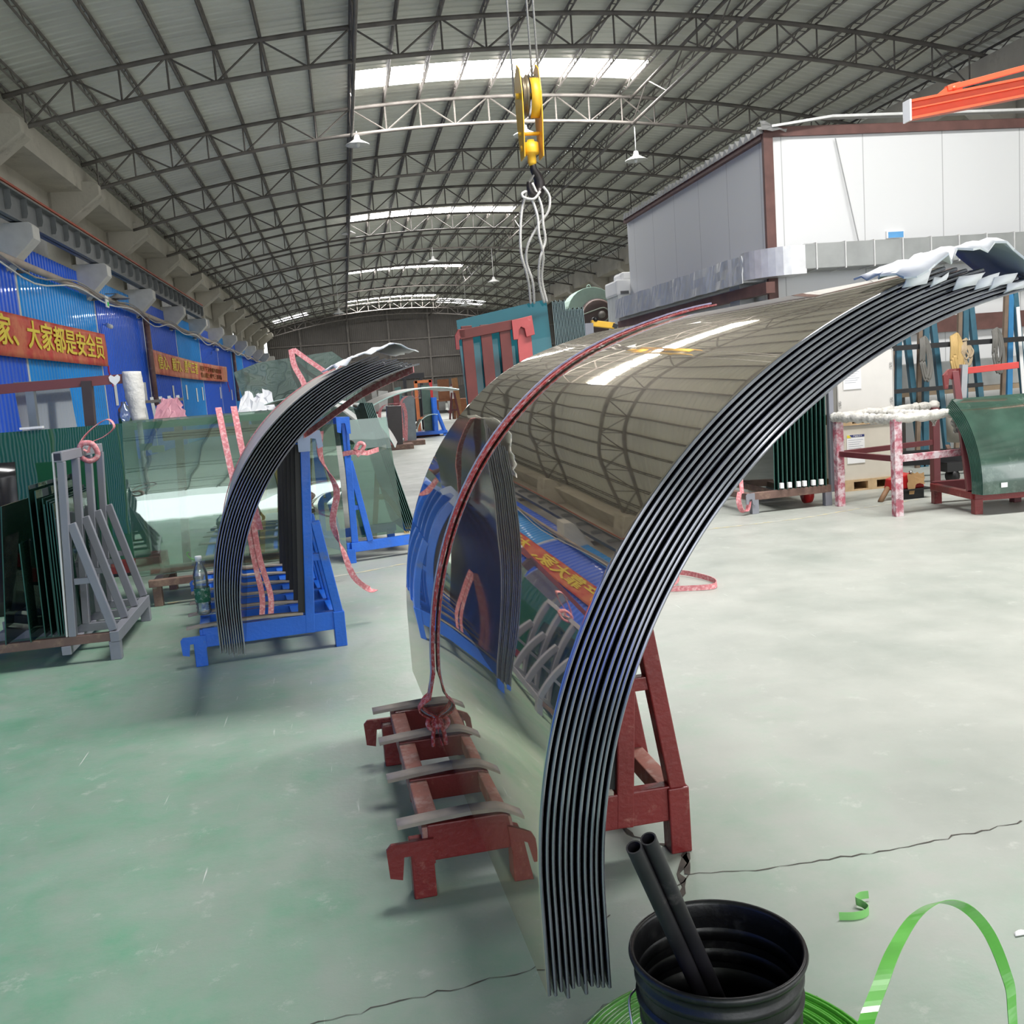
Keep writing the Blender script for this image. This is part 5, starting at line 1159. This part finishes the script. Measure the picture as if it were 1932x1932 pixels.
for x, c, z, lab in hoses:
    m = {'grey': mat('grey_hose', (.15, .145, .13), .6), 'yellow': mat('tan_hose', (.50, .34, .13), .6), 'brown': mat('pale_tan_hose', (.40, .31, .20), .6)}[c]
    mb = MB()
    for j in range(5 if c == 'yellow' else 4):
        dx = .018 * j; dp = (.38 if c != 'brown' else .2) + random.uniform(-.06, .12)
        mb.tube(spline([(x - .04 + dx, 10.80, z - dp * .5), (x - .03 + dx, 10.80, z - .05), (x + dx, 10.85, z + .05 + .008 * j), (x + .05 + dx, 10.83, z - .03), (x + .06 + dx, 10.80, z - dp * .6), (x + .01 + dx, 10.79, z - dp), (x - .04 + dx, 10.80, z - dp * .5)], 5), .012 if c != 'yellow' else .015, 6)
    tag(mb.build('hose_coil', m), lab, 'hose')
mb = MB(); random.seed(4)
mb.lathe([(0, -.17), (.10, -.16), (.17, -.10), (.20, 0), (.17, .10), (.08, .17), (0, .18)], 18, sx=1.1, sy=.8)
tag(mb.build('sack', mat('tan_sack', (.50, .31, .12), .7, bump=.4, bscale=12), None, 0, (6.42, 11.35, .78)), 'tan sack on the grey cabinet behind the hoses', 'sack')
tag(MB().box(6.0, 6.8, 11.5, 12.1, .0, .60).build('cabinet', mat('grey_cabinet', (.30, .30, .30), .5), None, .01), 'grey box cabinet behind the hose stands beside the tan sack', 'cabinet')
tag(MB().box(7.0, 9.5, 11.6, 12.1, .9, 1.25).build('storage_box', mat('grey_box_long', (.40, .41, .40), .5), None, .01), 'long pale grey box behind the A-frame stands', 'box')
t = thing('storage_bench', 'long bench behind the A-frame stands holding the pale grey box', 'bench'); MB().box(6.9, 9.6, 11.55, 12.15, .84, .90).build('bench_top', mat('worn_bench', (.40, .30, .20), .7), t)
for x in (7.0, 9.5): MB().box(x - .04, x + .04, 11.6, 12.1, 0, .84).build('leg', truss_m, t)
tag(MB().lathe([(0, 0), (.20, 0), (.21, .3), (.18, .36), (0, .37)], 20).build('drum', mat('cream_drum', (.50, .47, .40), .6), None, 0, (7.0, 10.3, .34)), 'cream drum on the trolley behind the table frame', 'drum')

# ================================================================== FAR FLOOR
def slab_thing(label, x, y, w_, h, m, ln=1.2, lean=.04, name='glass_pack', cat='glass pack', z=.12, d=.0):
    t = thing(name, label, cat, (x, y, 0))
    MB().bar((0, 0, z), (lean, 0, h), w_, .5, (0, 1, 0)).build('pack', m, t)
    MB().box(-w_ * .8, w_ * 1.2, -.4, .5, .0, z).build('base', rust_p, t); return t
greyslab = mat('grey_slab', (.20, .24, .26), .3); 
t = slab_thing('grey glass pack with a pink sling loop, standing in the middle distance', 1.55, 25.4, .30, 1.25, greyslab)
mb = MB(); ribbon(mb, spline([(.0, -.3, 1.25), (-.16, -.3, 1.1), (-.18, -.3, .6), (-.16, -.3, .2)], 6), (1, 0, 0), .07, .01); ribbon(mb, [(.22 + .09 * cos(R(a)), -.3, 1.30 + .11 * sin(R(a))) for a in range(0, 361, 30)], (0, 1, 0), .05, .01); mb.build('sling', pink, t)
t = slab_thing('tall dark pack with draped pale slings just left of the grey glass pack', 1.10, 24.0, .35, 1.05, mat('dark_pack', (.05, .04, .04), .3))
mb = MB(); ribbon(mb, spline([(.15, -.3, 1.1), (-.2, -.3, 1.08), (-.33, -.3, .8), (-.2, -.3, .3), (-.1, -.3, .1)], 6), (1, 0, .2), .08, .01); ribbon(mb, spline([(.25, -.3, 1.1), (.3, -.3, .8), (.25, -.3, .2)], 6), (1, 0, .2), .08, .01); mb.build('sling', pink, t)
t = thing('glass_rack', 'orange framed rack holding a dark green pack in the middle distance', 'glass rack', (2.33, 29.5, 0))
orf = mat('orange_frame', (.55, .16, .05), .5)
for x in (-.22, .22): MB().box(x - .05, x + .05, -.05, .05, 0, 1.65).build('upright', orf if x < 0 else redm, t)
MB().box(-.25, .25, -.05, .05, 1.58, 1.66).build('top_beam', orf, t); MB().box(-.08, .18, -.2, -.06, .12, 1.5).build('glass', mat('dark_green_pack', (.03, .07, .05), .2), t); MB().box(-.35, .35, -.25, .3, 0, .12).build('base', orf, t)
t = thing('a_frame_rack', 'small bright blue A-frame rack in the middle distance', 'glass rack', (2.55, 28.8, 0))
for k in range(4): MB().bar((.0, .22 * k, .15), (.02, .22 * k, 1.13), .12, .05).build('upright', blue_p, t); MB().bar((.26, .22 * k, .15), (.08, .22 * k, .75), .06, .05, (0, 1, 0)).build('brace', blue_p, t)
MB().box(-.75, .32, -.05, .75, .06, .16).build('base', blue_p, t)
for x in (-.65, .25): MB().box(x - .05, x + .05, -.05, .05, 0, .08).build('leg', blue_p, t)
o = curved_sheet('curved_glass_sheet', 1.0, 0, 0, .50, 178, 75, .02, coat_m, pale_edge, na=18); o.location = (2.42, 27.9, .18); tag(o, 'small mirror-like bent glass leaning on the small bright blue rack', 'glass sheet')
t = thing('forklift', 'dark forklift mast and cab far behind the slings', 'forklift', (2.35, 34, 0))
dk = mat('forklift_dark', (.03, .03, .035), .5)
for x in (-.28, .28): MB().box(x - .05, x + .05, -.05, .05, .1, 1.9).build('mast_rail', dk, t)
MB().box(-.4, .4, -.04, .04, 1.78, 1.95).build('cross_head', dk, t); MB().box(-.35, .35, .1, 1.2, .3, 1.1).build('body', dk, t, .03)
for x in (-.3, .3): MB().tube([(x - .08, .3, .2), (x + .08, .3, .2)], .2, 14).build('wheel', black_rub, t)
bro = mat('far_orange_brown', (.33, .13, .06), .6, var=.15); brl = mat('far_tan_board', (.42, .22, .10), .6)
t = thing('work_table', 'brown table with an orange-brown board standing on it, far off', 'table', (4.15, 43, 0)); MB().box(-.3, .6, -.3, .5, .80, .88).build('table_top', bro, t); MB().box(-.15, .35, -.25, -.2, .88, 1.75).build('board', bro, t)
for x in (-.22, .5): MB().box(x - .05, x + .05, -.25, .45, 0, .8).build('leg', bro, t)
tag(MB().bar((4.93, 43.5, 0), (4.83, 43.5, 1.78), .24, .3, (0, 1, 0)).build('board_stack', brl), 'tall tan board stack standing far off left of the red hooked rack', 'board stack')
t = thing('a_frame_stand', 'small dark red A-frame stand far off beside the tan board stack', 'stand', (4.62, 42.6, 0))
for s in (-1, 1): MB().bar((s * .22, 0, 0), (s * .05, 0, 1.15), .08, .08, (0, 1, 0)).build('leg', maroon, t)
MB().bar((-.15, 0, .4), (.15, 0, .4), .07, .07).build('cross_bar', maroon, t)
tag(MB().box(5.0, 6.2, 43.5, 44.5, 0, .85).build('crate', bro), 'low brown crate far off beside the tan board stack', 'crate')
t = thing('glass_rack', 'maroon rack with pale green sheet far off, left of the red hooked rack', 'glass rack', (2.0, 15.6, 0)); MB().bar((.02, 0, 0), (-.10, 0, 1.95), .09, .06, (0, 1, 0)).build('upright', maroon, t); MB().bar((.24, 0, .1), (.02, 0, 1.9), .12, .02, (0, 1, 0)).build('pale_sheet', mat('pale_green_sheet', (.28, .45, .37), .4), t); MB().box(-.1, .5, -.1, .5, 0, .1).build('base', maroon, t)
# clutter line near the far wall: dark low racks and pale packs
random.seed(77); cl = [mat('clutter_dark', (.07, .065, .06), .7), mat('clutter_grey', (.25, .25, .24), .6), mat('clutter_pale', (.5, .5, .48), .6), maroon, mat('clutter_teal', (.08, .16, .15), .5)]
for k in range(22):
    x = -4.8 + .62 * k; y = 62 + random.uniform(-10, 14); w_ = random.uniform(.3, .7); h = random.uniform(.8, 1.7)
    t = thing('glass_rack', 'dim far rack in the cluttered row before the far wall', 'glass rack', (x, y, 0), 0, 'dim racks before the far wall')
    MB().bar((0, 0, .15), (random.uniform(-.15, .15), 0, h), w_, .12, (0, 1, 0)).build('pack', cl[k % 5], t); MB().box(-w_ * .6, w_ * .6, -.3, .3, 0, .15).build('base', cl[3] if k % 2 else cl[0], t)

# ================================================================== HANGING LAMPS
shade = mat('white_lamp_shade', (.72, .72, .70), .5)
lamps = [(.92, 26.0, 7.65, 'bell lamp shade hanging near the top at the left end of the first skylight', botz(.9)), (8.2, 26.0, 7.0, 'bell lamp shade hanging near the white room roof, right of the yellow hook block', botz(8.2)),
         (.80, 42.8, 8.1, 'small bell lamp shade at the left end of the second skylight', botz(.8)), (4.8, 48.2, 7.45, 'bell lamp shade on a stem above the third skylight', botz(4.8)),
         (7.7, 48.4, 6.35, 'bell lamp shade on a stem right of the third skylight', botz(7.7)), (6.95, 54.0, 5.75, 'bell lamp shade on a long stem right of the fourth skylight', botz(6.9)),
         (.13, 54.0, 5.75, 'bell lamp shade on a long stem left of the fourth skylight', botz(.15)), (2.55, 21.0, 7.1, 'pale round lamp right of the yellow hook block', botz(2.55))]
lamps[-1] = (2.62 * 2, 26.0, 7.75, lamps[-1][3], botz(5.2))
for x, y, z, lab, zt in lamps:
    t = thing('pendant_lamp', lab, 'lamp', (x, y, z))
    MB().lathe([(.03, .22), (.06, .2), (.08, .1), (.30, -.02), (.30, -.04), (.06, .06), (0, .06)], 20).build('lamp_shade', shade, t)
    MB().tube([(0, 0, .2), (0, 0, max(.3, zt - z + .03))], .015, 6).build('stem', shade, t)
    MB().lathe([(0, -.10), (.05, -.07), (.06, -.02), (.03, .06), (0, .06)], 12).build('bulb', shade, t)
